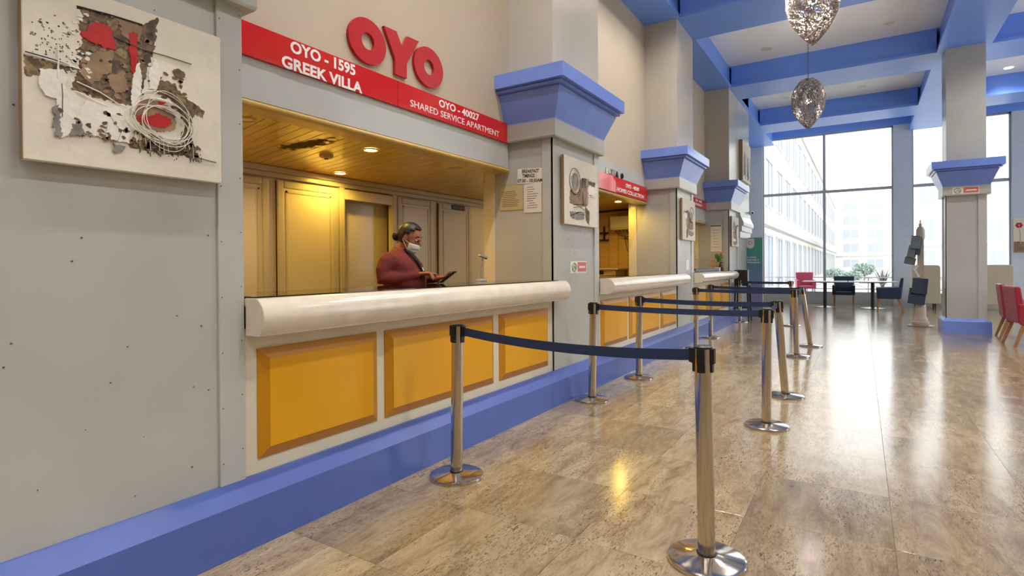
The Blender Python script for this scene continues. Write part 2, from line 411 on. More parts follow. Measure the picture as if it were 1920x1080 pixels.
moulded(CAPP, bx, MB()).build('capital', M_BLUE, fp)

# ---- far wall: parapet, piers, lintel, windows
YF = 21.3
wf = struct('wall_far', label='grey piers and low parapet around the tall far windows')
MB().box(-2.95, .86, YF, YF+.2, 0, .37).build('parapet', M_TRIM, wf); MB().box(1.34, 3.68, YF, YF+.2, 0, .37).build('parapet', M_TRIM, wf)
for a, b in ((-3.45, -2.95), (.86, 1.34), (3.68, 7.3)): MB().box(a, b, YF-.05, YF+.3, 0, ZC).build('pier', mat('pier_paint', rgb(206,216,228), .5, var=.04), wf)
MB().box(-3.45, 7.3, YF-.06, YF+.28, 5.72, ZC).build('lintel', M_BEAM, wf)
def window(name, x0, x1, z0, z1, y, mull, trans, lab, along='X', inner=None):
    wn = struct(name, label=lab)
    def bx(a, b, za, zb, ya, yb):
        m = MB(); m.box(a, b, ya, yb, za, zb) if along == 'X' else m.box(ya, yb, a, b, za, zb); return m
    t = .045
    bx(x0, x0+t, z0, z1, y, y+.09).build('frame', M_SILV, wn); bx(x1-t, x1, z0, z1, y, y+.09).build('frame', M_SILV, wn)
    bx(x0, x1, z0, z0+t, y, y+.09).build('frame', M_SILV, wn); bx(x0, x1, z1-t, z1, y, y+.09).build('frame', M_SILV, wn)
    xs = [x0+t] + list(mull) + [x1-t]
    for m_ in mull: bx(m_-.04, m_+.04, z0, z1, y-.01, y+.1).build('mullion', M_SILV, wn)
    zs = [z0+t] + list(trans) + [z1-t]
    for tz in trans: bx(x0, x1, tz-.045, tz+.045, y-.005, y+.095).build('transom', M_SILV, wn)
    for i in range(len(xs)-1):
        for j in range(len(zs)-1):
            g = MB()
            a, b, q0, q1 = xs[i], xs[i+1], zs[j], zs[j+1]; Y = y+.05
            if along == 'X': g.add([(a,Y,q0),(b,Y,q0),(b,Y,q1),(a,Y,q1)], [(0,1,2,3)])
            else: g.add([(Y,a,q0),(Y,b,q0),(Y,b,q1),(Y,a,q1)], [(0,1,2,3)])
            g.build('pane', M_GLASS, wn)
    # daylight portal: guides sampling only, gives no light of its own
    L = bpy.data.lights.new('daylight_portal', 'AREA'); L.shape = 'RECTANGLE'; L.size = x1-x0; L.size_y = z1-z0; L.cycles.is_portal = True
    lo = bpy.data.objects.new('daylight_portal', L); COL.objects.link(lo); lo.parent = wn
    cx, cz = (x0+x1)/2, (z0+z1)/2
    inn = inner or (0, -1, 0)
    lo.rotation_euler = Vector(inn).to_track_quat('-Z', 'Z').to_euler()
    lo.location = (cx, y+.15, cz) if along == 'X' else (y+.15 if inn[0] < 0 else y-.05, cx, cz)
    if along == 'X' and inn[1] > 0: lo.location.y = y-.05
    return wn
window('window_1', -2.95, .86, .37, 5.72, YF+.02, [-1.05], [3.77], 'tall far window left of the grey pier')
window('window_2', 1.34, 3.68, .37, 5.72, YF+.02, [2.5], [3.77], 'tall far window behind the free standing pillar')
# right hand side and back of the lobby (outside the frame)
wr = struct('wall_right', label='right side wall of the lobby, glazed in its far half')
MB().box(7.2, 7.4, -6.7, 9.4, 0, ZC).build('wall_face', M_CREAM, wr)
MB().box(7.2, 7.4, 9.4, 21.5, 0, .4).build('sill_wall', M_TRIM, wr); MB().box(7.2, 7.4, 9.4, 21.5, 5.2, ZC).build('head_wall', M_CREAM, wr)
ys = [9.4, 13.76, 18.05, 21.5]
for y in ys[:-1]: MB().box(7.1, 7.4, y, y+1.0, .4, 5.2).build('pier', M_WALL, wr)
for i in range(3): window('window_%d' % (i+3), ys[i]+1.0, ys[i+1], .4, 5.2, 7.25, [(ys[i]+1+ys[i+1])/2], [3.5], 'side window %s of the lobby' % ('first', 'second', 'third')[i], 'Y', (-1, 0, 0))
wb = struct('wall_back', label='cream back wall of the lobby')
MB().box(-3.4, 7.4, -6.9, -6.7, 0, ZC).build('wall_face', M_CREAM, wb)

# ---- booths behind the counters
bo = struct('wall_booth', label='cream inner walls of the reception booths')
MB().box(XB-.45, XB-.25, .8, 14.4, 0, 2.7).build('wall_face', M_LAM, bo)
MB().box(XB-.3, XP-.9, .8, 1.0, 0, 2.7).build('wall_face', M_LAM, bo)
M_PLANK = mat('booth_wood', rgb(214,176,112), .35, var=.12, scale=3, stretch=(1, 1, 8))
def plank_wall(y):
    MB().box(XB-.3, -3.4, y+.02, y+.12, 0, 2.7).build('wall_face', M_LAMS, bo)
    n = 8
    for i in range(n):
        a = XB-.25 + i*(1.6/n); bevel(MB().box(a+.003, a+1.6/n-.003, y, y+.025, 0, 2.4).build('plank', M_PLANK, bo), .004, 1)
plank_wall(10.2)
MB().box(XB-.3, -3.2, 14.3, 14.5, 0, 2.7).build('wall_face', M_LAM, bo)
MB().box(XB-.3, -3.48, .8, 7.6, 2.385, 2.41).build('ceiling_back', M_LAMS, bo)
MB().box(XB-.3, XW-.1, 7.6, 14.4, 2.445, 2.47).build('booth_ceiling', M_BOARD, bo)
MB().box(XB-.3, XW-.1, 7.58, 7.6, 2.36, 2.46).build('ceiling_step', M_LAMS, bo)
MB().box(XB-.3, XW-.1, .8, 14.4, 2.62, 2.66).build('roof_slab', M_CEIL, bo)
# honey boards set at a slant, cut to the booth
bc = struct('ceiling_booth', label='slanting honey coloured ceiling boards of the first booth')
ang = math.radians(-12.5); bw = .098
for i in range(-2, 74):
    y = 1.2 + i*bw
    bm = bmesh.new()
    bmesh.ops.create_cube(bm, size=1)
    bmesh.ops.scale(bm, vec=(3.4, bw-.010, .014), verts=bm.verts)
    bmesh.ops.rotate(bm, matrix=Matrix.Rotation(ang, 3, 'Z'), verts=bm.verts)
    bmesh.ops.translate(bm, vec=(-4.1, y, 2.367), verts=bm.verts)
    for co_, no in (((XB-.25, 0, 0), (-1, 0, 0)), ((XW-.14, 0, 0), (1, 0, 0)), ((0, 1.0, 0), (0, -1, 0)), ((0, 7.58, 0), (0, 1, 0))):
        r = bmesh.ops.bisect_plane(bm, geom=bm.verts[:]+bm.edges[:]+bm.faces[:], plane_co=co_, plane_no=no, clear_outer=True)
        ed = [e for e in bm.edges if e.is_boundary]
        if ed: bmesh.ops.edgeloop_fill(bm, edges=ed)
    if len(bm.faces) > 4:
        me = bpy.data.meshes.new('board'); bm.to_mesh(me); me.materials.append(M_BOARD)
        o = bpy.data.objects.new('board', me); COL.objects.link(o); o.parent = bc
    bm.free()

# panelled cabinet wall at the back of the first booth
pc = thing('wall_cabinet', 'cream panelled cabinet wall at the back of the first booth', 'cabinet', (XB, 4.8, 0))
cz = 2.235
def cab_panel(y0, y1, cool=False):
    f = MB(); fw = .075
    for a, b, q0, q1 in ((y0, y0+fw, .05, cz), (y1-fw, y1, .05, cz), (y0+fw, y1-fw, cz-fw, cz), (y0+fw, y1-fw, .05, .05+fw)):
        f.box(XB-.03, XB+.012, a, b, q0, q1)
    d = MB().box(XB-.03, XB, y0, y1, .05, cz).build('door_panel', M_LAM, pc)
    bevel(f.build('moulding', M_LAMS, d), .012, 2)
    g = MB()
    for a, b, q0, q1 in ((y0+.10, y0+.12, .17, cz-.1), (y1-.12, y1-.10, .17, cz-.1), (y0+.1, y1-.1, cz-.12, cz-.1)): g.box(XB-.01, XB+.006, a, b, q0, q1)
    g.build('bead', M_LAMS, d)
    return d
MB().box(XB-.06, XB-.03, 1.2, 4.27, 0, 2.30).build('backboard', M_LAM, pc); MB().box(XB-.06, XB-.03, 5.03, 7.4, 0, 2.30).build('backboard', M_LAM, pc)
for y0, y1 in ((1.6, 2.4), (2.48, 3.33), (3.42, 4.19), (5.12, 5.82), (5.92, 6.68)): lastp = cab_panel(y0, y1)
bevel(MB().box(XB-.03, XB+.02, 4.20, 4.27, 0, cz+.02).build('jamb', M_LAMS, pc), .006); bevel(MB().box(XB-.03, XB+.02, 5.03, 5.10, 0, cz+.02).build('jamb', M_LAMS, pc), .006)
bevel(MB().box(XB-.03, XB+.015, 4.27, 5.03, 2.12, cz).build('door_head', M_LAM, pc), .006)
MB().box(XB-.24, XB-.16, 4.2, 5.1, 0, 2.2).build('recess_panel', M_LAM, pc)
bevel(MB().box(XB-.05, XB+.05, 1.2, 7.4, 2.30, 2.36).build('cornice', M_LAMS, pc), .015)
bevel(MB().box(XB-.05, XB+.03, 1.2, 7.4, 2.25, 2.30).build('cornice', M_LAMS, pc), .01)
bp_ = MB().box(XB+.012, XB+.02, 6.2, 6.5, 2.165, 2.235).build('name_plate', M_BLACK, pc)
nb = MB()
for i in range(7): nb.box(XB+.02, XB+.021, 6.235+.035*i, 6.255+.035*i, 2.185, 2.215)
nb.build('plate_marks', M_GREY, bp_)

# ---- counters
ROLL1 = [(-2.618, 1.20), (-2.53, 1.20), (-2.50, 1.185), (-2.475, 1.155), (-2.462, 1.105), (-2.472, 1.06), (-2.495, 1.02), (-2.512, 1.01), (-2.618, 1.01)]
ROLL2 = [(-2.618, 1.20), (-2.52, 1.20), (-2.475, 1.185), (-2.44, 1.15), (-2.428, 1.11), (-2.44, 1.07), (-2.47, 1.03), (-2.52, 1.012), (-2.618, 1.01)]
def smooth_poly(p):
    out = []
    for i in range(1, len(p)-2):
        a, b, cc, d = p[i-1], p[i], p[i+1], p[i+2]
        for t in (0, .25, .5, .75):
            out.append(tuple(.5*((2*b[k]) + (-a[k]+cc[k])*t + (2*a[k]-5*b[k]+4*cc[k]-d[k])*t*t + (-a[k]+3*b[k]-3*cc[k]+d[k])*t**3) for k in (0, 1)))
    return [p[0]] + out + [p[-2], p[-1]]
def counter(y0, y1, ry1, roll, pans, lab):
    t = thing('reception_counter', lab, 'counter', (-2.8, (y0+y1)/2, 0))
    MB().box(-2.72, -2.64, y0+.002, y1-.002, .292, 1.04).build('front', M_IVORY, t)
    r = MB().prism(smooth_poly(roll), 'Y', y0+.003, ry1, smooth=True).build('bullnose_edge', M_ROLL, t); bevel(r, .004, 1)
    MB().box(-3.10, -2.62, y0+.003, y1-.003, 1.16, 1.196).build('worktop', M_LAM, t)
    MB().box(-3.095, -2.56, y0+.02, y1-.02, 1.2015, 1.2075).build('glass_top', M_GLASSTOP, t)
    MB().box(-3.08, -3.04, y0+.002, y1-.002, 0, 1.16).build('inner_panel', M_LAMS, t)
    for a, b in pans:
        p = MB(); z0, z1 = .365, .935; e = .055
        p.loft([[(-2.645, a, z0), (-2.645, b, z0), (-2.645, b, z1), (-2.645, a, z1)], [(-2.634, a, z0), (-2.634, b, z0), (-2.634, b, z1), (-2.634, a, z1)]], True, False, True)
        p.loft([[(-2.634, a, z0), (-2.634, b, z0), (-2.634, b, z1), (-2.634, a, z1)], [(-2.612, a+e, z0+e), (-2.612, b-e, z0+e), (-2.612, b-e, z1-e), (-2.612, a+e, z1-e)]], True, False, False)
        po = p.build('yellow_panel', M_YELD, t)
        f = MB().box(-2.614, -2.610, a+e, b-e, z0+e, z1-e).build('panel_field', M_YEL, po)
    return t
counter(1.624, 4.93, 4.995, ROLL1, [(1.70, 2.53), (2.60, 3.86), (3.95, 4.82)], 'nearest ivory counter with three yellow panels, a masked person behind it')
counter(6.07, 9.37, 9.47, ROLL2, [(6.14, 7.02), (7.09, 8.38), (8.47, 9.29)], 'second ivory counter, between the second and third pillars')
counter(10.42, 13.71, 13.8, ROLL2, [(10.49, 11.36), (11.43, 12.72), (12.81, 13.63)], 'third and farthest ivory counter, with a flower vase on it')

# ---- signs
def board(y0, y1, z0, z1, lab, grp=None, x=XW+.012):
    o = bevel(MB().box(x, x+.022, y0, y1, z0, z1).build('sign_board', M_RED), .002, 1); tag(o, lab, 'sign', grp); return o
XS = XW+.035
b1 = board(1.63, 3.262, 2.642, 2.845, 'red sign board over the nearest counter, left half, two white lines')
text('lettering', 'OYO - 1595', .105, (XS, 2.55, 2.79), 'X', M_WHITE, b1, .032, width=.545)
text('lettering', 'GREEK VILLA', .105, (XS, 2.545, 2.676), 'X', M_WHITE, b1, .032, width=.675)
b2 = board(3.266, 4.925, 2.642, 2.845, 'red sign board over the nearest counter, right half, smaller white lettering')
text('lettering', 'OYO - 40027', .088, (XS, 4.07, 2.79), 'X', M_WHITE, b2, .024, width=.60)
text('lettering', 'SHARED SERVICE APARTMENT', .08, (XS, 4.065, 2.70), 'X', M_WHITE, b2, .0, width=1.32)
b3 = board(6.08, 7.815, 2.452, 2.69, 'blank red sign board over the second counter, nearer half', x=XW+.014)
b4 = board(7.82, 9.36, 2.452, 2.69, 'red sign board over the second counter, lettered half', x=XW+.014)
text('lettering', 'OYO - 40209', .085, (XS+.004, 8.62, 2.605), 'X', M_WHITE, b4, .016, width=.62)
text('lettering', 'HOMES COLLECTION', .085, (XS+.004, 8.55, 2.505), 'X', M_WHITE, b4, .016, width=1.22)
b5 = board(10.45, 12.2, 2.66, 2.86, 'blank red sign board over the farthest counter, nearer half')
b6 = board(12.21, 13.70, 2.66, 2.86, 'red sign board over the farthest counter, lettered half')
text('lettering', 'OYO - 40201', .075, (XS, 12.95, 2.80), 'X', M_WHITE, b6, .016, width=.6)
text('lettering', 'SILVERKEY', .075, (XS, 12.95, 2.715), 'X', M_WHITE, b6, .016, width=.62)

sg = thing('wall_sign', 'large red three letter sign mounted high on the cream wall', 'sign', (XW, 3.3, 2.9))
def ringletter(cy, cz_, ry, rz_, iy, iz):
    n = 40; rings = []
    for x, a, b in ((XW, ry, rz_), (XW+.026, ry, rz_), (XW+.026, iy, iz), (XW, iy, iz)):
        rings.append([(x, cy+a*math.cos(2*PI*j/n), cz_+b*math.sin(2*PI*j/n)) for j in range(n)])
    m = MB(); m.loft(rings + [rings[0]], True, False, False); return m
ringletter(2.958, 3.058, .188, .170, .064, .064).build('letter', M_REDL, sg)
yy = [(3.125, 3.236), (3.262, 3.241), (3.325, 3.135), (3.388, 3.245), (3.528, 3.25), (3.378, 3.02), (3.378, 2.895), (3.243, 2.895), (3.243, 3.02)]
MB().prism(yy, 'X', XW, XW+.026).build('letter', M_REDL, sg)
ringletter(3.655, 3.070, .188, .170, .064, .064).build('letter', M_REDL, sg)
# loose metal letters on the second header
for ch, y, mm in (('L', 7.58, M_CHROME), ('A', 7.69, M_CHROME), ('T', 7.79, M_CHROME), ('I', 7.88, M_CHROME), ('A', 7.99, M_BLACK), ('O', 8.2, M_BLACK)):
    o = text('letter', ch, .12, (XW+.02, y, 2.735), 'X', mm, None, .02, .02)
    tag(o, {'L': 'steel letter first in the row on the second header', 'T': 'steel letter third in the row on the second header', 'I': 'thin steel letter fourth in the row on the second header', 'O': 'dark round letter last in the row on the second header'}.get(ch) or ('steel letter second in the row on the second header' if mm is M_CHROME else 'dark pointed letter fifth in the row on the second header'), 'letter', 'metal letters on the second header')
# ================================================================== things
def hull_patch(poly, X, thick=.003, jit=.004, seed=0):
    rnd = random.Random(seed); pts = []
    n = len(poly)
    for i in range(n):
        a, b = Vector(poly[i]), Vector(poly[(i+1) % n]); k = max(1, int((b-a).length/.007))
        for t in range(k):
            p = a.lerp(b, t/k); pts.append((p.x+rnd.uniform(-jit, jit), p.y+rnd.uniform(-jit, jit)))
    m = MB(); m.prism(pts, 'X', X, X+thick); return m
def canvas(lab, y0, y1, z0, z1, xw=XP, th=.037):
    t = thing('painting', lab, 'painting', (xw, (y0+y1)/2, z0))
    bevel(MB().box(xw+.002, xw+th, y0, y1, z0, z1).build('canvas', M_CANVAS, t), .003, 1)
    MB().box(xw+.001, xw+th-.004, y0-.001, y0, z0, z1).build('canvas_edge', M_CSIDE, t)
    return t
ART1 = {
  'brown_field': (M_BROWN, [(0.919, 2.378), (1.153, 2.39), (1.216, 2.448), (1.199, 2.288), (1.172, 2.214), (1.15, 2.102), (1.108, 2.032), (0.993, 2.036), (0.899, 2.05), (0.917, 2.11), (0.929, 2.177), (0.918, 2.208), (0.941, 2.236), (0.925, 2.314), (0.942, 2.348)]),
  'dark_band': (M_BROWN, [(0.76, 2.137), (0.923, 2.133), (0.888, 2.116), (0.859, 1.999), (0.844, 2.049), (0.801, 2.07), (0.76, 2.065)]),
  'brown_corner': (M_BROWN, [(1.199, 2.177), (1.28, 2.176), (1.318, 2.126), (1.409, 2.087), (1.404, 2.053), (1.364, 2.06), (1.351, 1.96), (1.378, 1.859), (1.1, 1.859), (1.097, 1.892), (1.293, 1.917), (1.324, 2.003), (1.264, 2.101), (1.206, 2.117)]),
  'taupe_patch': (M_TAUPE, [(0.941, 2.201), (1.045, 2.249), (1.032, 2.158), (0.97, 2.09), (0.929, 2.114)]),
  'taupe_patch2': (M_TAUPE, [(1.053, 2.39), (1.152, 2.382), (1.138, 2.309), (1.078, 2.319)]),
  'taupe_patch3': (M_TAUPE, [(1.019, 2.133), (1.083, 2.173), (1.096, 2.088), (1.044, 2.074)]),
  'smear': (M_BROWN, [(1.269, 2.228), (1.296, 2.244), (1.326, 2.237), (1.318, 2.202), (1.28, 2.207)]),
  'oval_fill': (M_TAUPE, [(1.12, 2.06), (1.18, 2.085), (1.25, 2.07), (1.285, 2.03), (1.28, 1.97), (1.21, 1.945), (1.14, 1.965), (1.11, 2.0)]),
  'red_patch': (M_PRED, [(0.933, 2.275), (0.978, 2.337), (1.034, 2.339), (1.055, 2.252), (1.014, 2.246), (0.953, 2.258)]),
  'red_bar': (M_PRED, [(1.101, 2.327), (1.115, 2.352), (1.132, 2.345), (1.132, 2.24), (1.123, 2.155), (1.11, 2.166), (1.103, 2.253)]),
  'red_low': (M_PRED, [(1.122, 2.001), (1.17, 2.008), (1.219, 2.027), (1.263, 2.014), (1.267, 1.995), (1.226, 1.967), (1.169, 1.97), (1.128, 1.977)]),
  'red_dab': (M_PRED, [(1.213, 2.08), (1.242, 2.079), (1.22, 2.055)]),
  'white_wedge': (M_PWHITE, [(1.113, 2.152), (1.137, 2.234), (1.147, 2.169), (1.143, 2.07), (1.115, 2.004), (1.105, 2.061)]),
  'white_wedge2': (M_PWHITE, [(1.175, 2.2), (1.2, 2.261), (1.228, 2.208), (1.206, 2.125), (1.178, 2.125)]),
  'white_block': (M_PWHITE, [(0.801, 2.097), (0.872, 2.118), (0.888, 2.102), (0.879, 2.045), (0.928, 2.016), (0.933, 1.99), (0.921, 1.904), (0.864, 1.851), (0.842, 1.874), (0.854, 1.998), (0.816, 2.002), (0.798, 2.043)]),
  'white_slab': (M_PWHITE, [(0.945, 2.021), (1.031, 2.02), (1.098, 2.015), (1.095, 1.877), (1.017, 1.88), (0.938, 1.886), (0.921, 1.959)]),
  'grey_rub': (M_PGREY, [(0.843, 1.968), (0.859, 1.979), (0.866, 1.858), (0.842, 1.86)]),
  'grey_rub2': (M_PGREY, [(0.898, 1.913), (0.927, 1.933), (0.938, 1.879), (0.897, 1.864)]),
  'grey_rub3': (M_PGREY, [(1.042, 1.863), (1.08, 1.863), (1.074, 1.84), (1.041, 1.827)]),
}
LINES1 = [
  (M_PBLACK, 0.0025, [(0.76, 2.149), (0.844, 2.146), (0.928, 2.131)]),
  (M_PBLACK, 0.002, [(1.045, 2.3), (1.151, 2.283), (1.243, 2.286), (1.354, 2.283)]),
  (M_PBLACK, 0.003, [(1.024, 1.982), (1.042, 1.95), (1.068, 1.919), (1.054, 1.88)]),
  (M_PBLACK, 0.003, [(1.02, 1.946), (1.013, 1.908), (1.004, 1.874)]),
  (M_PBLACK, 0.002, [(0.962, 1.919), (0.98, 1.919), (0.992, 1.933)]),
  (M_PBLACK, 0.003, [(0.868, 2.062), (0.87, 2.015), (0.868, 1.933)]),
  (M_PBLACK, 0.002, [(1.382, 1.86), (1.464, 1.852)]),
  (M_PBLACK, 0.003, [(0.919, 2.377), (1.034, 2.386), (1.152, 2.389)]),
  (M_PWHITE, 0.0025, [(0.916, 2.082), (0.993, 2.061), (1.056, 2.03), (1.095, 2.021)]),
  (M_PWHITE, 0.0025, [(0.913, 2.044), (0.969, 2.023), (1.018, 2.01)]),
  (M_PWHITE, 0.003, [(0.858, 2.208), (0.858, 2.147), (0.856, 2.079)]),
  (M_PWHITE, 0.002, [(0.76, 2.143), (0.844, 2.14), (0.928, 2.133)]),
]
ART2 = {
  'brown': (M_TAUPE, [(5.222, 2.141), (5.494, 2.291), (5.701, 2.318), (5.675, 2.015), (5.49, 1.99), (5.22, 2.008)]),
  'ring': (M_PGREY, [(5.252, 2.294), (5.348, 2.348), (5.435, 2.318), (5.434, 2.224), (5.345, 2.171), (5.27, 2.196)]),
  'dark': (M_BROWN, [(5.701, 2.3), (5.885, 2.296), (5.862, 2.248), (5.7, 2.256)]),
  'low': (M_BROWN, [(5.602, 2.008), (5.716, 1.948), (5.704, 1.805), (5.62, 1.852)]),
  'white': (M_PWHITE, [(5.678, 2.227), (5.873, 2.241), (5.861, 2.14), (5.687, 2.131)]),
  'wash': (M_PGREY, [(5.219, 1.917), (5.591, 1.938), (5.569, 1.866), (5.408, 1.839), (5.237, 1.869)]),
  'band': (M_BROWN, [(5.515, 2.303), (5.638, 2.319), (5.626, 2.221), (5.513, 2.199)]),
}
ca = canvas('large abstract canvas with red and brown paint and white scribbles', .752, 1.492, 1.757, 2.452)
for k, (nm, (m, poly)) in enumerate(ART1.items()):
    hull_patch(poly, -2.584, .0015+.0004*k,   .005 if 'white' not in nm else .003, k).build('paint_patch', m, ca)
for m, r, pts in LINES1:
    MB().tube([(-2.5775 if m is M_PWHITE else -2.579, y, z) for y, z in pts], r, 5).build('paint_stroke', m, ca)
rnd = random.Random(5)
for k in range(9):
    cy, cz_ = 1.225+rnd.uniform(-.025, .025), 2.0+rnd.uniform(-.02, .02); ry, rz_ = .10+rnd.uniform(-.03, .035), .085+rnd.uniform(-.025, .03)
    a0 = rnd.uniform(0, 6); pts = []
    for j in range(30):
        a = a0 + j*.22
        pts.append((-2.5755+.0006*k, cy+ry*math.cos(a)+.004*math.sin(3*a), cz_+rz_*math.sin(a)-.35*(ry*math.cos(a))*.3))
    MB().tube(pts, .0017, 5).build('paint_stroke', M_PWHITE, ca)
for k in range(14):
    y = 1.12+.018*k; MB().tube([(-2.576, y, 1.93-.02*rnd.random()), (-2.576, y+.004, 1.90-.05*rnd.random())], .0014, 4).build('paint_stroke', M_PWHITE, ca)
sp = MB()
for k in range(90):
    y, z = rnd.gauss(.86, .05), rnd.gauss(2.21, .06)
    if .77 < y < .95: sp.box(-2.584, -2.582, y, y+rnd.uniform(.002, .006), z, z+rnd.uniform(.002, .006))
for k in range(140):
    y, z = rnd.uniform(.86, .96), rnd.uniform(1.87, 2.0); sp.box(-2.5795, -2.579, y, y+rnd.uniform(.002, .005), z, z+rnd.uniform(.002, .01))
for k in range(120):
    y, z = rnd.uniform(1.13, 1.4), rnd.gauss(1.865, .02); sp.box(-2.5795, -2.579, y, y+rnd.uniform(.002, .004), z, z+rnd.uniform(.004, .014))
tag(sp.build('paint_specks', M_PBLACK, ca), kind='stuff')

def dabs(n, yr, zr, m, s, seed, X):
    d = MB(); rn = random.Random(seed)
    for k in range(n):
        y, z = rn.uniform(*yr), rn.uniform(*zr); a = rn.uniform(0, 6.28); q = []
        for j in range(7):
            r = s*rn.uniform(.3, 1.2); q.append((y+1.3*r*math.cos(a+j*.9), z+r*math.sin(a+j*.9)))
        d.prism(q, 'X', X, X+.0008)
    d.build('paint_dabs', m, ca)['kind'] = 'stuff'
dabs(26, (.93, 1.18), (2.05, 2.37), M_TAUPE, .012, 1, -2.5816); dabs(30, (.94, 1.2), (2.04, 2.38), M_PBLACK, .006, 2, -2.5812)
dabs(22, (.86, 1.09), (1.87, 1.99), M_BROWN, .010, 3, -2.5765); dabs(40, (1.1, 1.38), (1.86, 1.93), M_BROWN, .012, 4, -2.5785)
dabs(26, (.78, .95), (2.14, 2.3), M_PGREY, .005, 5, -2.5835); dabs(20, (1.17, 1.34), (2.05, 2.22), M_BROWN, .011, 6, -2.5815); dabs(24, (.9, .96), (2.1, 2.36), M_PWHITE, .009, 7, -2.5812)

def small_art(lab, dy, seed, dz=0):
    t = canvas(lab, 5.1+dy, 5.945+dy, 1.785+dz, 2.50+dz)
    for k, (nm, (m, poly)) in enumerate(ART2.items()):
        q = [(y+dy+ (.02*math.sin(seed+k) if seed else 0), z+dz+(.03*math.cos(seed*2+k) if seed else 0)) for y, z in poly]
        if seed % 2: q = [(2*(5.52+dy)-y, z) for y, z in q]
        hull_patch(q, -2.584, .0015+.0005*k, .008, k+seed).build('paint_patch', m, t)
    sgn = -1 if seed % 2 else 1
    for k in range(3):
        MB().tube([(-2.579, 5.52+dy+sgn*(-.175+(.13-.02*k)*math.cos(a/6)), 2.25+dz+(.14-.015*k)*math.sin(a/6)) for a in range(39)], .0025, 5).build('paint_stroke', M_PBLACK if k == 0 else M_PWHITE, t)
    for pts in ([(5.493,2.179),(5.432,2.096)], [(5.531,2.16),(5.55,2.028),(5.571,2.006)], [(5.637,2.301),(5.656,2.154),(5.644,2.03)], [(5.687,2.122),(5.872,2.136)], [(5.3,1.97),(5.45,1.99),(5.6,1.96)]):
        MB().tube([(-2.578, 5.52+dy+sgn*(y-5.52), z+dz) for y, z in pts], .0028, 5).build('paint_stroke', M_PBLACK if pts[0][0] < 5.6 else M_PWHITE, t)
    return t
small_art('abstract canvas with grey oval and tan block on the second pillar', 0, 0)
small_art('grey and brown abstract canvas on the third pillar', 4.45, 1)
small_art('grey abstract canvas on the fourth pillar', 8.72, 2)
t = canvas('tall grey streaked canvas high on the wall past the fourth pillar', 14.95, 16.12, 3.49, 4.52, XP, .09)
for k in range(9):
    y = 15.05+.115*k; z = 3.6+.05*math.sin(k*2.1)
    hull_patch([(y, z), (y+.09, z+.02), (y+.07, z+.45+.2*math.sin(k)), (y+.02, z+.6)], XP+.09, .002+.0003*k, .012, k).build('paint_patch', [M_PGREY, M_PBLACK, M_TAUPE, M_PWHITE][k % 4], t)
# the canvas on the right pier faces the camera
t = thing('painting', 'cream canvas with red and ochre flowers on the right hand pier', 'painting', (4.3, YF-.05, 1.66))
bevel(MB().box(3.71, 4.9, YF-.09, YF-.052, 1.64, 2.62).build('canvas', M_CANVAS, t), .003, 1)
MB().box(3.712, 4.898, YF-.092, YF-.09, 1.642, 1.95).build('paint_patch', M_TAUPE, t)
for k, (x, z) in enumerate(((3.83, 2.42), (4.1, 2.3), (4.4, 2.45), (4.65, 2.25))):
    fl = MB()
    for j in range(6): fl.ball((x+.05*math.cos(j*1.05), YF-.092, z+.05*math.sin(j*1.05)), .035, 8, 5, 1, .08, 1)
    f = fl.build('painted_flower', M_PRED, t)
    MB().tube([(x, YF-.092, z-.05), (x+.04, YF-.092, z-.3), (x+.02, YF-.092, 1.9)], .008, 5).build('painted_stem', M_WOODLIP, t)

# ---- notices on the pillar sides (they face -Y)
def notice(name, lab, x0, x1, z0, z1, y, tilt=0, m=M_PAPER, cat='notice'):
    t = thing(name, lab, cat, ((x0+x1)/2, y, z0))
    o = MB().box(x0, x1, y-.003, y-.0005, z0, z1).build('sheet', m, t)
    if tilt: t.rotation_euler = (0, tilt, 0)
    return t
n1 = notice('paper_notice', 'tilted paper notice with large black breakfast times', -3.055, -2.752, 2.205, 2.362, 4.941)
text('lettering', 'BREAKFAST', .052, (-2.90, 4.9375, 2.332), 'Y', M_DARKP, n1, .03, .0006, width=.205)
text('lettering', 'TIMINGS :', .052, (-2.91, 4.9375, 2.284), 'Y', M_DARKP, n1, .03, .0006, width=.17)
text('lettering', '07:30 - 10:30AM', .050, (-2.90, 4.9375, 2.234), 'Y', M_DARKP, n1, .03, .0006, width=.30)
n1.rotation_euler = (0, math.radians(3), 0)
def lines(t, x0, x1, z0, z1, y, n, seed, m=M_GREY, w=(.4, .95)):
    b = MB(); rn = random.Random(seed)
    for k in range(n):
        z = z1-(k+.7)*(z1-z0)/(n+.6); ln = (x1-x0)*rn.uniform(*w); o_ = (x1-x0-ln)*rn.random()*.4
        b.box(x0+o_, x0+o_+ln, y-.0036, y-.003, z, z+.006)
    b.build('print_lines', m, t)
n2 = notice('paper_notice', 'yellowed wide notice left of the other two pillar papers', -3.27, -2.985, 1.945, 2.20, 4.941, m=mat('old_paper', rgb(206,186,140), .7)); lines(n2, -3.25, -3.03, 1.965, 2.15, 4.941, 9, 3, w=(.7, 1))
n3 = notice('paper_notice', 'narrow pale list notice below the breakfast paper', -2.972, -2.762, 1.905, 2.20, 4.9405); lines(n3, -2.94, -2.79, 1.93, 2.18, 4.9405, 10, 4)
n4 = notice('paper_notice', 'long pale notice with dark heading on side of farthest pillar', -3.05, -2.80, 1.66, 2.30, 13.722); MB().box(-3.05, -2.81, 13.7175, 13.719, 2.26, 2.285).build('print_lines', M_DARKP, n4); lines(n4, -3.02, -2.82, 1.7, 2.22, 13.722, 7, 6)
n5 = notice('paper_notice', 'tan handwritten sheet below the long notice on farthest pillar', -3.07, -2.86, 1.30, 1.52, 13.722, m=mat('tan_paper', rgb(206,176,140), .7))
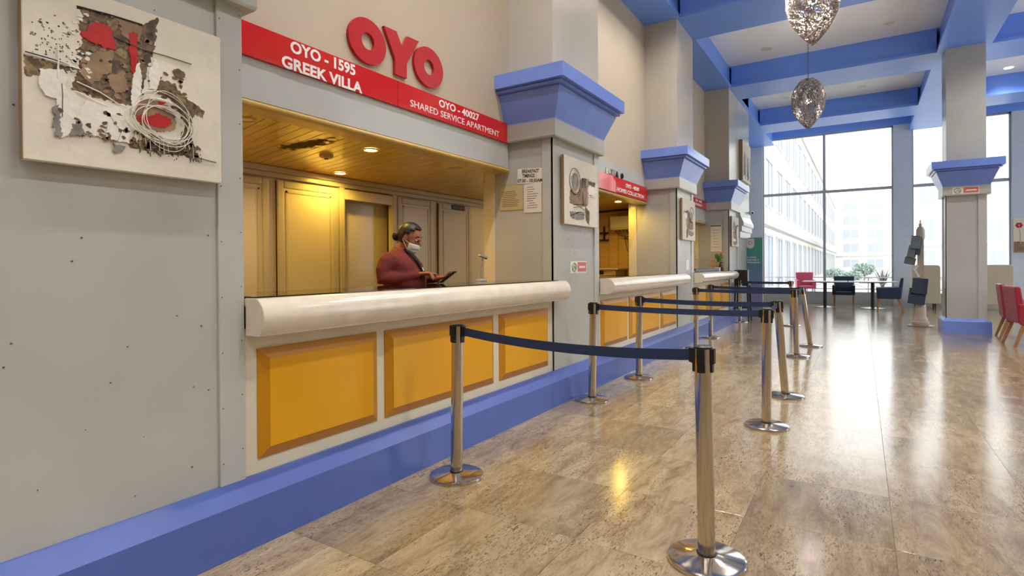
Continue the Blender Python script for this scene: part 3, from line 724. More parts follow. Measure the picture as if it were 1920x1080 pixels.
MB().tube([(-3.04+.02*i, 13.7185, 1.42+.04*math.sin(i*1.9)) for i in range(9)], .004, 5).build('scribble', M_GREY, n5)

# ---- small stickers
M_GRN = mat('sticker_green', rgb(120,168,120), .5); M_SRED = mat('sticker_red', rgb(206,110,104), .5)
def sticker(lab, loc, facing):
    t = thing('sticker', lab, 'sticker', loc)
    def P(u, v, d): return (loc[0]+d, loc[1]+u, loc[2]+v) if facing == 'X' else (loc[0]+u, loc[1]-d, loc[2]+v)
    def slab(u0, u1, v0, v1, d0, d1, nm, m):
        a = [P(u, v, d) for d in (d0, d1) for u, v in ((u0, v0), (u1, v0), (u1, v1), (u0, v1))]
        MB().add(a, [(0,1,2,3),(4,5,6,7),(0,1,5,4),(1,2,6,5),(2,3,7,6),(3,0,4,7)]).build(nm, m, t)
    sc = 1
    slab(-.02, .385, -.005, .125, 0, .001, 'backing', M_PAPER); slab(.15, .375, .01, .115, .001, .002, 'red_panel', M_SRED)
    slab(.19, .345, .05, .072, .002, .0025, 'light_bar', M_PAPER)
    MB().tube([P(.065+.05*math.cos(a/4), .06+.045*math.sin(a/4), .003) for a in range(27)], .006, 5).build('green_emblem', M_GRN, t)
    MB().tube([P(.03, .03, .003), P(.06, .075, .003), P(.10, .04, .003)], .006, 5).build('green_emblem', M_GRN, t)
sticker('small green and red sticker on the front of the second pillar', (XP-.014, 5.355, 1.275), 'X')
sticker('small green and red sticker on the band of the free standing pillar', (1.50, Y0-.0535, 2.675), 'Y')
MB().box(XP-.014, XP-.008, 9.93, 10.12, 1.26, 1.44).build('switch_plate', M_WHITE).update_tag()
sw = bpy.data.objects['switch_plate']; tag(sw, 'white square wall plate on the front of the third pillar', 'switch plate')

# ---- stanchions
def stanchion_meshes():
    g = {}
    b = MB().lathe([(.174, 0), (.176, .006), (.172, .018), (.155, .026), (.06, .034), (.05, .037)], n=48); g['base'] = b.mesh('base', M_CHROME)
    g['collar'] = MB().lathe([(.044, .034), (.044, .042), (.040, .044)], n=32).mesh('collar', M_BLACK)
    g['pole'] = MB().lathe([(.0385, .03), (.0385, .975)], n=32).mesh('pole', M_CHROME)
    h = MB().lathe([(.041, .972), (.041, .98), (.034, .984)], n=32); g['cap'] = h.mesh('cap', M_BLACK)
    for k in range(4):
        a = k*PI/2; ca_, sa = math.cos(a), math.sin(a)
        s_ = MB()
        poly = [(.034, -.017), (.052, -.017), (.052, .017), (.034, .017)]
        for z0, z1, rr in ((.905, .972, 1.0), (.866, .905, .86)):
            s_.loft([[((x if x < .04 else x*rr)*ca_-y*sa, (x if x < .04 else x*rr)*sa+y*ca_, z) for x, y in poly] for z in (z0, z1)], True, False)
        g['tape_slot%d' % k] = s_.mesh('tape_slot', M_BLACK)
    return g
SM = stanchion_meshes()
POSTS = [('near', -.6016, 2.5943, -.012, 'nearest steel queue post, right foreground'), ('nl', -2.2086, 2.8037, .014, 'steel queue post in front of the yellow panels of the nearest counter, belt running right'),
 ('b1', -2.288, 5.098, .02, 'steel queue post standing by the foot of the second pillar'), ('b2', -2.2555, 6.387, .013, 'steel queue post before the near end of the second counter'),
 ('c1', -.674, 5.011, .009, 'nearer of the second pair of aisle side queue posts, upright'), ('c2', -.6585, 6.241, -.08, 'slightly leaning aisle side queue post just behind an upright one'),
 ('d1', -2.278, 9.177, .0, 'steel queue post before the third pillar'), ('d2', -2.354, 10.571, .0, 'steel queue post before the near end of the third counter'),
 ('e1', -.803, 9.03, -.025, 'upright aisle side queue post of the third pair'), ('e2', -.708, 10.256, -.14, 'strongly leaning aisle side queue post, farthest right'),
 ('f', -2.40, 13.75, 0, 'farthest queue post, by the dark bar chair'), ('g', -1.2865, 13.447, -.02, 'small far queue post at the end of the farthest belt')]
PO = {}
for key, x, y, lean, lab in POSTS:
    t = thing('queue_post', lab, 'queue barrier', (x, y, 0), 0, 'steel queue posts with navy belts'); PO[key] = (t, x, y, lean)
    ax = rgt.copy(); ang_ = math.atan(lean/.97)
    rotm = Matrix.Rotation(ang_, 4, Vector((0, 0, 1)).cross(ax) if lean else Vector((1, 0, 0)))
    for nm, me in SM.items():
        o = bpy.data.objects.new(nm.rstrip('0123'), me); COL.objects.link(o); o.parent = t
        if nm != 'base': o.matrix_basis = rotm
def headpos(key, z):
    t, x, y, lean = PO[key]; return Vector((x, y, 0)) + rgt*(lean*z/.97) + Vector((0, 0, z))
def belt(a, b, sag, twist=0):
    pa, pb = headpos(a, .938), headpos(b, .938); d = (pb-pa).normalized(); pa = pa+d*.05; pb = pb-d*.05
    nrm = Vector((-d.y, d.x, 0)).normalized(); n = 16; rings = []
    for i in range(n+1):
        t = i/n; p = pa.lerp(pb, t) - Vector((0, 0, sag*4*t*(1-t)))
        q = nrm*.0012; u = Vector((0, 0, .026))
        rings.append([p-u-q, p-u+q, p+u+q, p+u-q])
    MB().loft(rings, True, False).build('belt', M_BELT, PO[a][0])
    e = MB()
    for p_, sg_ in ((pa, 1), (pb, -1)):
        q = p_ + d*.012*sg_
        c0, c1 = p_-d*.012*sg_, q
        u = Vector((0, 0, .033)); w_ = nrm*.012
        e.loft([[c0-u-w_, c0-u+w_, c0+u+w_, c0+u-w_], [c1-u-w_, c1-u+w_, c1+u+w_, c1+u-w_]], True, False)
    e.build('belt_clip', M_BLACK, PO[a][0])
for a, b, sg_ in (('nl', 'near', .035), ('b1', 'c1', .012), ('b2', 'c2', .014), ('c1', 'c2', .0), ('d1', 'e1', .008), ('d2', 'e2', .012), ('e1', 'e2', .0), ('f', 'g', .006)): belt(a, b, sg_)

# ---- lamps
def spot_lamp(parent, pos, watts, col, size=math.radians(135), rad=.05):
    L = bpy.data.lights.new('lamp', 'SPOT'); L.energy = watts; L.color = col; L.spot_size = size; L.spot_blend = .6; L.shadow_soft_size = rad
    o = bpy.data.objects.new('lamp', L); COL.objects.link(o); o.parent = parent; o.location = pos
    return o
M_LAMPW = mat('lamp_warm', rgb(255,225,160), .4, emit=(1, .78, .42, 1), es=9)
M_LAMPN = mat('lamp_neutral', rgb(255,245,225), .4, emit=(1, .93, .82, 1), es=6)
M_LAMPOFF = mat('lamp_off', rgb(214,210,204), .5)
def downlight(x, y, z, lab, r, m, watts=0, col=None, grp=None, name='ceiling_downlight'):
    t = thing(name, lab, 'downlight', (x, y, z), 0, grp)
    MB().lathe([(r*1.0, -.004), (r*1.28, -.008), (r*1.28, -.001), (r, 0)], x, y, 24).v
    mbx = MB().lathe([(r, -.003), (r*1.05, -.010), (r*1.28, -.007), (r*1.28, 0)], 0, 0, 24, True, False); o = mbx.build('trim_ring', M_WHITE if z > 3 else M_WOODLIP, t, world=False)
    d = MB().lathe([(r*1.02, -.004), (r*1.02, -.0045)], 0, 0, 24, False).build('lens', m, t, world=False)
    if watts and z < 3:
        spot_lamp(t, (0, 0, -.03), watts, col, math.radians(176), .022)
    elif watts: spot_lamp(t, (0, 0, -.03), watts, col)
    return t
downlight(-3.55, 3.36, 2.359, 'glowing downlight nearest the counter edge in the honey boards', .055, M_LAMPW, BOOTH_W, BOOTH_C)
downlight(-4.70, 4.01, 2.359, 'glowing downlight deeper in the honey boards, near the back panels', .055, M_LAMPW, BOOTH_W*1.2, BOOTH_C)
downlight(-4.55, 2.1, 2.359, 'glowing downlight in the boards behind the first pillar', .055, M_LAMPW, BOOTH_W*1.3, BOOTH_C)
downlight(-3.53, 4.50, 2.359, 'unlit downlight near the right end of the honey boards', .055, M_LAMPOFF)
downlight(-3.52, 2.2, 2.359, 'unlit chrome rimmed downlight at left end of the honey boards', .055, M_CHROME)
downlight(-3.53, 9.0, 2.444, 'glowing downlight over the second counter', .055, M_LAMPW, BOOTH_W, BOOTH_C)
downlight(-4.0, 7.9, 2.444, 'glowing downlight hidden behind the second pillar', .055, M_LAMPW, BOOTH_W, BOOTH_C)
downlight(-3.6, 12.6, 2.444, 'glowing downlight over the third counter', .055, M_LAMPW, BOOTH_W, BOOTH_C)
sd = thing('smoke_detector', 'flat dark smoke detector beside the soot stain in the honey boards', 'smoke detector', (-4.05, 3.3, 2.36))
MB().lathe([(.06, 0), (.06, -.02), (.045, -.032), (.01, -.034)], 0, 0, 20).build('body', M_WOODLIP, sd, world=False); MB().lathe([(.02, -.034), (.018, -.042), (.004, -.043)], 0, 0, 12).build('sensor', M_BLACK, sd, world=False)
for x, y, lab in ((-1.72, 13.04, 'unlit round downlight in the middle coffer, left'), (.46, 12.96, 'unlit round downlight in the middle coffer, right'), (-1.77, 17.14, 'unlit round downlight in the last coffer before the windows, left'), (.03, 17.18, 'unlit round downlight in the last coffer before the windows, right')):
    downlight(x, y, ZC-.001, lab, .1, M_LAMPOFF)
k = 0
for y in (-1.8, 3.0, 7.7):  # out-of-view downlights, added as fill for the near lobby
    for x in (-1.75, .45):
        for dy in (-.65, .65):
            downlight(x, y+dy, ZC-.001, 'unseen fill downlight added in the ceiling, %s, %s row, %s of its pair' % ({-1.8: 'coffer behind the camera', 3.0: 'coffer above the camera', 7.7: 'coffer of the nearer pendant'}[y], 'counter side' if x < 0 else 'pillar side', 'first' if dy < 0 else 'second'), .07, M_LAMPN, LOBBY_W, LOBBY_C, 'added near coffer fill downlights')
for y in (-1.8, 3.0, 7.7, 12.1, 17.5):  # added fill downlights out of view; only the far pillar-side one is seen
    for x in (2.98, 5.2):
        downlight(x, y, ZC-.001, ('lit downlight visible in the right hand coffer by the pillar' if (x, y) == (2.98, 17.5) else 'unseen fill downlight added right of the pillar line, %s bay, %s' % ({-1.8: 'first', 3.0: 'second', 7.7: 'third', 12.1: 'fourth', 17.5: 'fifth'}[y], 'pillar side' if x < 4 else 'outer side')), .09, M_LAMPN, LOBBY_W*(1.4 if y < 17 else .25), LOBBY_C, 'downlights right of the pillar line')

# ---- pendant lamps
M_BEAD = mat('crystal_bead', rgb(168,158,150), .28, .85, var=.5, scale=40)
M_WIRE = mat('pendant_wire', rgb(92,86,80), .35, .8)
def pendant(x, y, ztip, H, R, lab, full_chain):
    t = thing('pendant_lamp', lab, 'pendant lamp', (x, y, ztip))
    def rad(q):
        return R*math.sqrt(max(0, 1-((.45-q)/.47)**2)) if q < .45 else R*math.cos((q-.45)/.55*PI/2)**.85
    beads = MB(); rn = random.Random(int(y*10))
    nc, nr = 64, 62; o6 = [(1,0,0),(-1,0,0),(0,1,0),(0,-1,0),(0,0,1),(0,0,-1)]; fc = [(0,2,4),(2,1,4),(1,3,4),(3,0,4),(2,0,5),(1,2,5),(3,1,5),(0,3,5)]
    for j in range(nr):
        q = (j+.5)/nr; r = rad(q); n = max(5, int(nc*min(1, r/R*1.05)))
        for i in range(n):
            a = 2*PI*(i+.5*(j % 2))/n + .25*math.sin(q*9+i) + rn.uniform(-.03, .03)
            s_ = rn.uniform(.010, .0165); p = (r*math.cos(a), r*math.sin(a), H*(1-q)+rn.uniform(-.005, .005))
            beads.add([(p[0]+d[0]*s_, p[1]+d[1]*s_, p[2]+d[2]*s_*1.15) for d in o6], fc)
    b = beads.build('crystal_beads', M_BEAD, t, world=False); b['kind'] = 'stuff'
    for k in range(12):
        a0 = 2*PI*k/12; pts = []
        for j in range(25):
            q = j/24; a = a0 + 1.1*math.sin(q*PI)*(1 if k % 2 else -1); r = max(.004, rad(q)-.012)
            pts.append((r*math.cos(a), r*math.sin(a), H*(1-q)))
        MB().tube(pts, .005, 5).build('wire_rib', M_WIRE, t, world=False)
    MB().lathe([(.001, H+.03), (.03, H+.02), (.035, H-.01), (.01, H-.03)], 0, 0, 16).build('top_cap', M_WIRE, t, world=False)
    MB().ball((0, 0, H*.55), .05, 12, 8).build('bulb', M_LAMPN, t, world=False)
    ch = MB(); z = H+.02; i = 0
    while z < ZC-ztip-.06:
        pts = []
        for j in range(9):
            a = 2*PI*j/8; u = .012*math.cos(a); v = .026*math.sin(a)
            pts.append((u, 0, z+.026+v) if i % 2 else (0, u, z+.026+v))
        ch.tube(pts, .0035, 4); z += .042; i += 1
    ch.build('chain', M_WIRE, t, world=False)
    MB().lathe([(.07, ZC-ztip), (.07, ZC-ztip-.02), (.03, ZC-ztip-.06)], 0, 0, 20).build('ceiling_rose', M_WIRE, t, world=False)
    L = bpy.data.lights.new('bulb_light', 'POINT'); L.energy = PEND_W; L.color = LOBBY_C; L.shadow_soft_size = .05
    lo = bpy.data.objects.new('bulb_light', L); COL.objects.link(lo); lo.parent = t; lo.location = (0, 0, H*.55)
    return t
p0 = pendant(-.488, 7.6, 4.0, .97, .285, 'nearer beaded teardrop pendant lamp, cut by the top of the photo', True)
pendant(-.852, 12.0, 3.94, .945, .285, 'farther beaded teardrop pendant lamp hanging on a chain', True)
for x, y, z, lab in ((-.5, 3.2, 4.05, 'unseen fill pendant added in the coffer above the camera'), (-.5, -1.2, 4.05, 'unseen fill pendant added in the coffer behind the camera'),
 (4.3, 3.2, 4.05, 'unseen fill pendant added right of the pillar line, second bay'), (4.3, 7.7, 4.05, 'unseen fill pendant added right of the pillar line, third bay'), (4.3, 12.1, 4.05, 'unseen fill pendant added right of the pillar line, fourth bay'), (4.3, 16.4, 4.05, 'unseen fill pendant added right of the pillar line, by the windows')):
    dup(p0, (x, y, z), 0, lab)  # out-of-view copies, added as fill to brighten ceiling and beams
# ---- tables and chairs by the far windows
def table(x, y, wx, wy, lab):
    t = thing('cafe_table', lab, 'table', (x, y, 0))
    bevel(MB().box(-wx/2, wx/2, -wy/2, wy/2, .785, .815).build('tabletop', mat('table_white', rgb(232,230,226), .2), t, world=False), .004, 1)
    MB().box(-wx*.28, wx*.28, -wy*.28, wy*.28, .765, .785).build('underframe', M_BLACK, t, world=False)
    MB().lathe([(.05, .03), (.05, .77)], 0, 0, 20).build('column', mat('dark_column', rgb(34,40,54), .35), t, world=False)
    MB().lathe([(.31, 0), (.31, .012), (.2, .03), (.06, .045), (.06, .05)], 0, 0, 32).build('foot', mat('foot_metal', rgb(90,92,98), .3, .8), t, world=False)
    return t
table(-.965, 19.75, 1.2, .8, 'white topped pedestal cafe table, left of the two by the window')
table(.28, 19.75, 1.24, .8, 'white topped pedestal cafe table, right of the two, beside the side-on navy chair')
def armchair(lab, loc, rz, m, grp, leg=M_OAK, back_h=.95, arms=True, w=.62):
    t = thing('armchair', lab, 'chair', loc, rz, grp)          # faces local -Y
    h = w/2
    s_ = MB().box(-h+.07, h-.07, -.28, .22, .36, .47); bevel(s_.build('seat', m, t, world=False), .03, 3)
    b = MB().loft([[(-h+.04, .2, .38), (h-.04, .2, .38), (h-.04, .29, .38), (-h+.04, .29, .38)], [(-h+.04, .21, .6), (h-.04, .21, .6), (h-.04, .31, .6), (-h+.04, .31, .6)], [(-h+.02, .27, back_h), (h-.02, .27, back_h), (h-.02, .345, back_h), (-h+.02, .345, back_h)]], True, False)
    bevel(b.build('backrest', m, t, world=False), .025, 3)
    if arms:
        for sx in (-1, 1):
            x0, x1 = sx*(h-.075), sx*h
            a = MB().loft([[(x0, -.27, .36), (x1, -.27, .36), (x1, .28, .36), (x0, .28, .36)], [(x0, -.29, .67), (x1, -.29, .67), (x1, .30, .69), (x0, .30, .69)]], True, False)
            bevel(a.build('armrest', m, t, world=False), .02, 3)
    for sx in (-1, 1):
        for yb, yt in ((-.26, -.24), (.34, .22)):
            x = sx*(h-.05)
            l = MB().loft([[(x-.017, yb-.017, 0), (x+.017, yb-.017, 0), (x+.017, yb+.017, 0), (x-.017, yb+.017, 0)], [(x-.027, yt-.027, .37), (x+.027, yt-.027, .37), (x+.027, yt+.027, .37), (x-.027, yt+.027, .37)]], True, False)
            l.build('leg', leg, t, world=False)
    return t
a1 = armchair('navy armchair behind the white tables, seen from the front', (-.48, 20.5, 0), 0, M_NAVY, 'navy cafe armchairs')
dup(a1, (.64, 18.85, 0), -PI/2, 'navy armchair seen side-on at the right end of the white tables')
r1 = armchair('crimson chair at the right edge of the photo, nearer one', (2.36, 11.98, 0), PI/2+.12, M_CRIM, 'crimson chairs', back_h=.97)
dup(r1, (2.42, 13.12, 0), PI/2-.05, 'crimson chair at right edge, farther one, mostly behind the nearer')
armchair('pale pink chair outside on the terrace behind the window glass', (-1.72, 22.6, .1), .2, mat('pink_leather', rgb(168,60,86), .4), None, leg=M_SILV)
def wing(lab, x, y, w, rz=0):
    t = thing('settee', lab, 'settee', (x, y, 0), rz, 'beige high backed settees')
    h = w/2
    # the plain back of the settee faces the camera
    pts = [(-h, .16)] + [(-h, 1.22), (-h+.02, 1.27), (-h+.07, 1.29), (h-.07, 1.29), (h-.02, 1.27), (h, 1.22)] + [(h, .16)]
    bevel(MB().prism(pts, 'Y', 0, .12).build('backrest', M_BEIGE, t, world=False), .02, 2)
    bevel(MB().box(-h+.05, h-.05, .1, .68, .2, .45).build('seat', M_BEIGE, t, world=False), .03, 2)
    for sx in (-1, 1):
        bevel(MB().box(sx*(h-.07), sx*h, .1, .7, .2, .75).build('armrest', M_BEIGE, t, world=False), .02, 2)
        for y_ in (.06, .62):
            x_ = sx*(h-.12); MB().loft([[(x_+a*.014, y_+b*.014, 0) for a, b in ((-1,-1),(1,-1),(1,1),(-1,1))], [(x_+a*.024, y_+b*.024, .17) for a, b in ((-1,-1),(1,-1),(1,1),(-1,1))]], True, False).build('leg', mat('dark_leg', rgb(70,52,44), .4), t, world=False)
    return t
wing('beige high-backed seat seen between leaflet stand and free standing pillar', 1.60, 20.2, .68)
wing('beige high-backed settee right of the free standing pillar', 2.90, 20.2, 1.28)

# ---- bar chair
bcx = thing('bar_chair', 'tall dark bar chair beyond the third counter', 'chair', (-2.42, 14.2, 0))
M_DWOOD = mat('dark_wood', rgb(44,36,38), .4)
bevel(MB().box(-.16, .16, -.17, .17, .84, .92).build('seat', M_DWOOD, bcx, world=False), .015)
bevel(MB().box(-.16, .14, -.20, -.15, .90, 1.22).build('backrest', M_DWOOD, bcx, world=False), .015)
MB().box(.142, .16, -.205, -.14, .9, 1.22).build('back_edge', M_SILV, bcx, world=False)
for sx, sy in ((-1,-1),(1,-1),(1,1),(-1,1)):
    MB().loft([[(sx*.165+a*.016, sy*.17+b*.016, 0) for a, b in ((-1,-1),(1,-1),(1,1),(-1,1))], [(sx*.135+a*.02, sy*.145+b*.02, .85) for a, b in ((-1,-1),(1,-1),(1,1),(-1,1))]], True, False).build('leg', M_DWOOD, bcx, world=False)
for y_ in (-.155, .155): MB().box(-.15, .15, y_-.01, y_+.01, .3, .325).build('stretcher', M_DWOOD, bcx, world=False)

# ---- roll-up banner
def banner_mat():
    m = bpy.data.materials.new('banner_print'); m.use_nodes = True; nt = m.node_tree; b = nt.nodes['Principled BSDF']; b.inputs['Roughness'].default_value = .45
    g = nt.nodes.new('ShaderNodeNewGeometry'); sx = nt.nodes.new('ShaderNodeSeparateXYZ'); nt.links.new(g.outputs['Position'], sx.inputs[0])
    n = nt.nodes.new('ShaderNodeTexNoise'); n.inputs['Scale'].default_value = 3; nt.links.new(g.outputs['Position'], n.inputs['Vector'])
    a = nt.nodes.new('ShaderNodeMath'); a.operation = 'MULTIPLY_ADD'; a.inputs[1].default_value = .5; nt.links.new(n.outputs[0], a.inputs[0])
    mr = nt.nodes.new('ShaderNodeMapRange'); mr.inputs[1].default_value = .2; mr.inputs[2].default_value = 2.05; mr.inputs[3].default_value = -.25; mr.inputs[4].default_value = .75; nt.links.new(sx.outputs[2], mr.inputs[0]); nt.links.new(mr.outputs[0], a.inputs[2])
    r = nt.nodes.new('ShaderNodeValToRGB'); e = r.color_ramp.elements; e[0].position = .1; e[0].color = rgb(140,132,182); e[1].position = .9; e[1].color = rgb(84,172,150)
    k = e.new(.45); k.color = rgb(110,140,176); k = e.new(.65); k.color = rgb(86,150,164)
    nt.links.new(a.outputs[0], r.inputs[0]); nt.links.new(r.outputs[0], b.inputs['Base Color']); return m
bn = thing('roll_up_banner', 'green and blue roll-up banner with white shield emblem near the window', 'banner', (-2.53, 16, 0))
MB().box(-2.835, -2.225, 15.997, 16.0, .09, 2.06).build('print_sheet', banner_mat(), bn)
MB().box(-2.845, -2.215, 15.99, 16.01, 2.05, 2.07).build('top_rail', M_SILV, bn); bevel(MB().box(-2.85, -2.21, 15.92, 16.08, 0, .09).build('base', M_SILV, bn), .02, 2)
for x in (-2.838, -2.222): MB().box(x-.008, x+.008, 15.99, 16.006, .09, 2.06).build('side_edge', M_WHITE, bn)
MB().tube([(-2.53, 16.02, .05), (-2.53, 16.02, 2.05)], .012, 8).build('pole', M_SILV, bn)
pts = [(-2.63, 2.04), (-2.63, 1.87)] + [(-2.53-.10*math.cos(PI*j/10), 1.87-.09*math.sin(PI*j/10)) for j in range(1, 10)] + [(-2.43, 1.87), (-2.43, 2.04)]
MB().prism(pts, 'Y', 15.993, 15.9965).build('emblem', M_WHITE, bn)
MB().tube([(-2.53+.045*math.cos(a/3), 15.992, 1.93+.045*math.sin(a/3)) for a in range(20)], .006, 5).build('emblem_mark', M_GREY, bn)
for k, (s_, z, w_) in enumerate((('HARIT NAGAR', 1.535, .34), ('SOLUTIONS FOR A', 1.465, .46), ('BETTER TOMORROW', 1.395, .52))): text('lettering', s_, .06, (-2.55, 15.995, z), 'Y', M_WHITE, bn, .03, .001, width=w_)

# ---- leaflet stand
ls = thing('leaflet_stand', 'pale turned leaflet stand with dark folders, left of the pillar', 'leaflet stand', (1.07, 14.72, 0))
M_PALE = mat('pale_turned_wood', rgb(196,180,162), .5, var=.08)
MB().lathe([(.24, 0), (.24, .015), (.15, .03)], 0, 0, 32).build('foot_plate', mat('stand_plate', rgb(150,130,110), .4), ls, world=False)
MB().lathe([(.155, .03), (.155, .09), (.13, .11), (.125, .16), (.10, .20), (.095, .42), (.085, .46), (.05, .52), (.05, .56)], 0, 0, 24).build('plinth', M_PALE, ls, world=False)
MB().box(-.055, .055, -.055, .055, .5, 1.86).build('post', M_PALE, ls, world=False)
MB().lathe([(.06, 1.86), (.075, 1.88), (.08, 1.93), (.075, 2.06), (.05, 2.12), (.022, 2.14), (.03, 2.17), (.022, 2.20), (.008, 2.21), (.012, 2.25), (.005, 2.28)], 0, 0, 20).build('finial', M_PALE, ls, world=False)
def folder(cx, cz, w, h, tilt, m, nm='folder'):
    b = MB().box(-w/2, w/2, -.012, .012, -h/2, h/2)
    M = Matrix.Translation((cx, -.12, cz)) @ Matrix.Rotation(tilt, 4, 'Y') @ Matrix.Rotation(math.radians(-12), 4, 'X')
    b.v = [tuple(M @ Vector(p)) for p in b.v]; return bevel(b.build(nm, m, ls, world=False), .004, 1)
M_FOLD = mat('folder_slate', rgb(112,128,138), .3, var=.3, scale=8)
folder(-.09, 1.80, .17, .28, .12, M_FOLD); folder(-.04, 1.72, .09, .40, .12, M_NAVY); folder(-.15, 1.60, .16, .26, .2, M_FOLD); folder(-.19, 1.40, .2, .15, .22, mat('folder_grey', rgb(96,106,108), .4))
folder(-.02, .86, .27, .34, .1, M_NAVY); folder(-.07, .64, .30, .34, .14, M_NAVY)
MB().tube([(-.05, -.05, 1.3), (-.12, -.10, 1.2), (-.04, -.08, 1.05)], .03, 8).build('bracket', mat('white_bracket', rgb(230,230,228), .4), ls, world=False)
MB().tube([(0, 0, .52), (.06, -.02, .54), (.08, -.03, .58)], .012, 6).build('hook', M_BLACK, ls, world=False)

# ---- things on and behind the counters
va = thing('flower_vase', 'dark vase of orange flowers on the farthest counter', 'vase', (-2.76, 13.45, 1.2085))
MB().lathe([(.035, 0), (.055, .03), (.06, .08), (.04, .15), (.03, .18), (.04, .2)], 0, 0, 20).build('vase', mat('vase_brown', rgb(84,60,52), .3), va, world=False)
rn = random.Random(9)
for k in range(9):
    a = rn.uniform(0, 6.28); r = rn.uniform(.03, .1); z = rn.uniform(.28, .44)
    MB().tube([(0, 0, .17), (r*.5*math.cos(a), r*.5*math.sin(a), z*.7), (r*math.cos(a), r*math.sin(a), z)], .004, 5).build('stem', M_GRN, va, world=False)
    if k % 3: 
        f = MB()
        for j in range(5): f.ball((r*math.cos(a)+.018*math.cos(j*1.257), r*math.sin(a)+.018*math.sin(j*1.257), z), .016, 7, 5)
        f.build('flower', mat('orange_petal', rgb(214,92,52), .5) if k % 2 else mat('pink_petal', rgb(220,150,130), .5), va, world=False)
    else:
        MB().ball((r*math.cos(a), r*math.sin(a), z-.04), .045, 8, 6, 1, .3, 1.5).build('leaf', mat('leaf_green', rgb(60,130,70), .5), va, world=False)
tr = thing('desk_tray', 'long black desk tray on the farthest counter', 'tray', (-2.85, 12.2, 1.2085))
bevel(MB().box(-.12, .12, -1.2, .9, 0, .03).build('base', M_BLACK, tr, world=False), .005); 
for x in (-.12, .11): MB().box(x, x+.01, -1.2, .9, .03, .06).build('rim', M_BLACK, tr, world=False)
cb = thing('card_box', 'small white card box at the end of the black tray', 'box', (-2.78, 13.2, 1.2085)); bevel(MB().box(-.05, .05, -.05, .05, 0, .07).build('body', M_WHITE, cb, world=False), .004); MB().box(-.052, .052, -.052, .052, .055, .078).build('lid', M_PAPER, cb, world=False)
te = thing('desk_telephone', 'black desk telephone at the near end of the farthest counter', 'telephone', (-2.8, 10.75, 1.2085))
MB().loft([[(-.1, -.1, 0), (.1, -.1, 0), (.1, .1, 0), (-.1, .1, 0)], [(-.1, -.1, .08), (.1, -.1, .03), (.1, .1, .03), (-.1, .1, .08)]], True, False).build('base', M_BLACK, te, world=False)
MB().tube([(-.06, -.1, .1), (-.05, -.04, .115), (-.05, .04, .115), (-.06, .1, .1)], [.028, .018, .018, .028], 10).build('handset', M_BLACK, te, world=False)
# thin gooseneck stand right of the person
gs = thing('document_camera', 'small scuffed silver stand with tilted head right of the masked person', 'document camera', (-3.12, 4.36, 1.2085))
MB().lathe([(.06, 0), (.06, .012), (.02, .02)], 0, 0, 20).build('foot', M_SILV, gs, world=False)
MB().tube([(0, 0, .015), (.0, .012, .12), (.006, .03, .23)], .009, 8).build('stem', mat('scuffed_metal', rgb(190,180,160), .3, .6, var=.5, scale=60), gs, world=False)
b = MB().box(-.02, .02, -.06, .06, -.012, .012); M = Matrix.Translation((.006, .03, .24)) @ Matrix.Rotation(math.radians(-12), 4, 'X'); b.v = [tuple(M @ Vector(p)) for p in b.v]; bevel(b.build('head', mat('scuffed_metal', rgb(190,180,160)), gs, world=False), .004)
MB().ball((.01, .08, .225), .016, 8, 6).build('lens', M_BLACK, gs, world=False)
# air conditioner and shelf seen through the second counter
ac = thing('air_conditioner', 'wall air conditioner with loose cables over the second counter', 'air conditioner', (-3.75, 10.19, 2.02))
bevel(MB().box(-4.08, -3.5, 9.97, 10.198, 2.03, 2.29).build('body', M_IVORY, ac), .02, 3); MB().box(-4.06, -3.5, 9.965, 9.972, 2.05, 2.075).build('louver', M_LAMS, ac)
for k in range(4): MB().tube([(-4.02+.08*k, 10.1, 2.03), (-3.95+.08*k, 10.09, 1.93-.02*k), (-3.8+.06*k, 10.12, 1.9-.02*k), (-3.55, 10.15, 1.93)], .008, 6).build('cable', M_BLACK, ac)
MB().tube([(-3.85, 10.14, 1.93), (-3.83, 10.16, 1.75), (-3.8, 10.17, 1.62), (-3.6, 10.17, 1.55)], .006, 6).build('cable', M_BLACK, ac)
MB().tube([(-3.9, 10.0, 2.3), (-3.8, 9.98, 2.17), (-3.68, 9.98, 2.17), (-3.6, 10.0, 2.3)], .006, 6).build('cable', M_BLACK, ac)
cl = tag(MB().tube([(-4.6, 10.0, 2.41), (-4.2, 9.95, 2.38), (-3.9, 9.98, 2.40), (-3.5, 9.95, 2.39)], .022, 8).build('cable_bundle', M_BLACK), 'dark cable bundle under the ceiling of the second booth', 'cable')
shf = thing('side_cabinet', 'low wooden cabinet on the wall end of the second booth', 'cabinet', (-4.1, 9.9, 0))
bevel(MB().box(-4.5, -3.86, 9.7, 10.19, 0, 1.27).build('body', M_PLANK, shf), .006); bevel(MB().box(-4.55, -3.80, 9.66, 10.19, 1.27, 1.30).build('top', M_LAM, shf), .006); MB().box(-4.45, -4.1, 9.695, 9.7, 1.18, 1.25).build('drawer_gap', M_BLACK, shf)
for z in (2.0, 1.86):
    b = thing('wall_bracket', 'dark wall bracket on the planks, %s of two' % ('upper' if z > 1.9 else 'lower'), 'bracket', (-4.27, 10.19, z)); MB().box(-4.36, -4.2, 10.13, 10.199, z-.03, z).build('arm', M_BLACK, b); MB().box(-4.3, -4.27, 10.17, 10.199, z, z+.12).build('upright', M_BLACK, b)
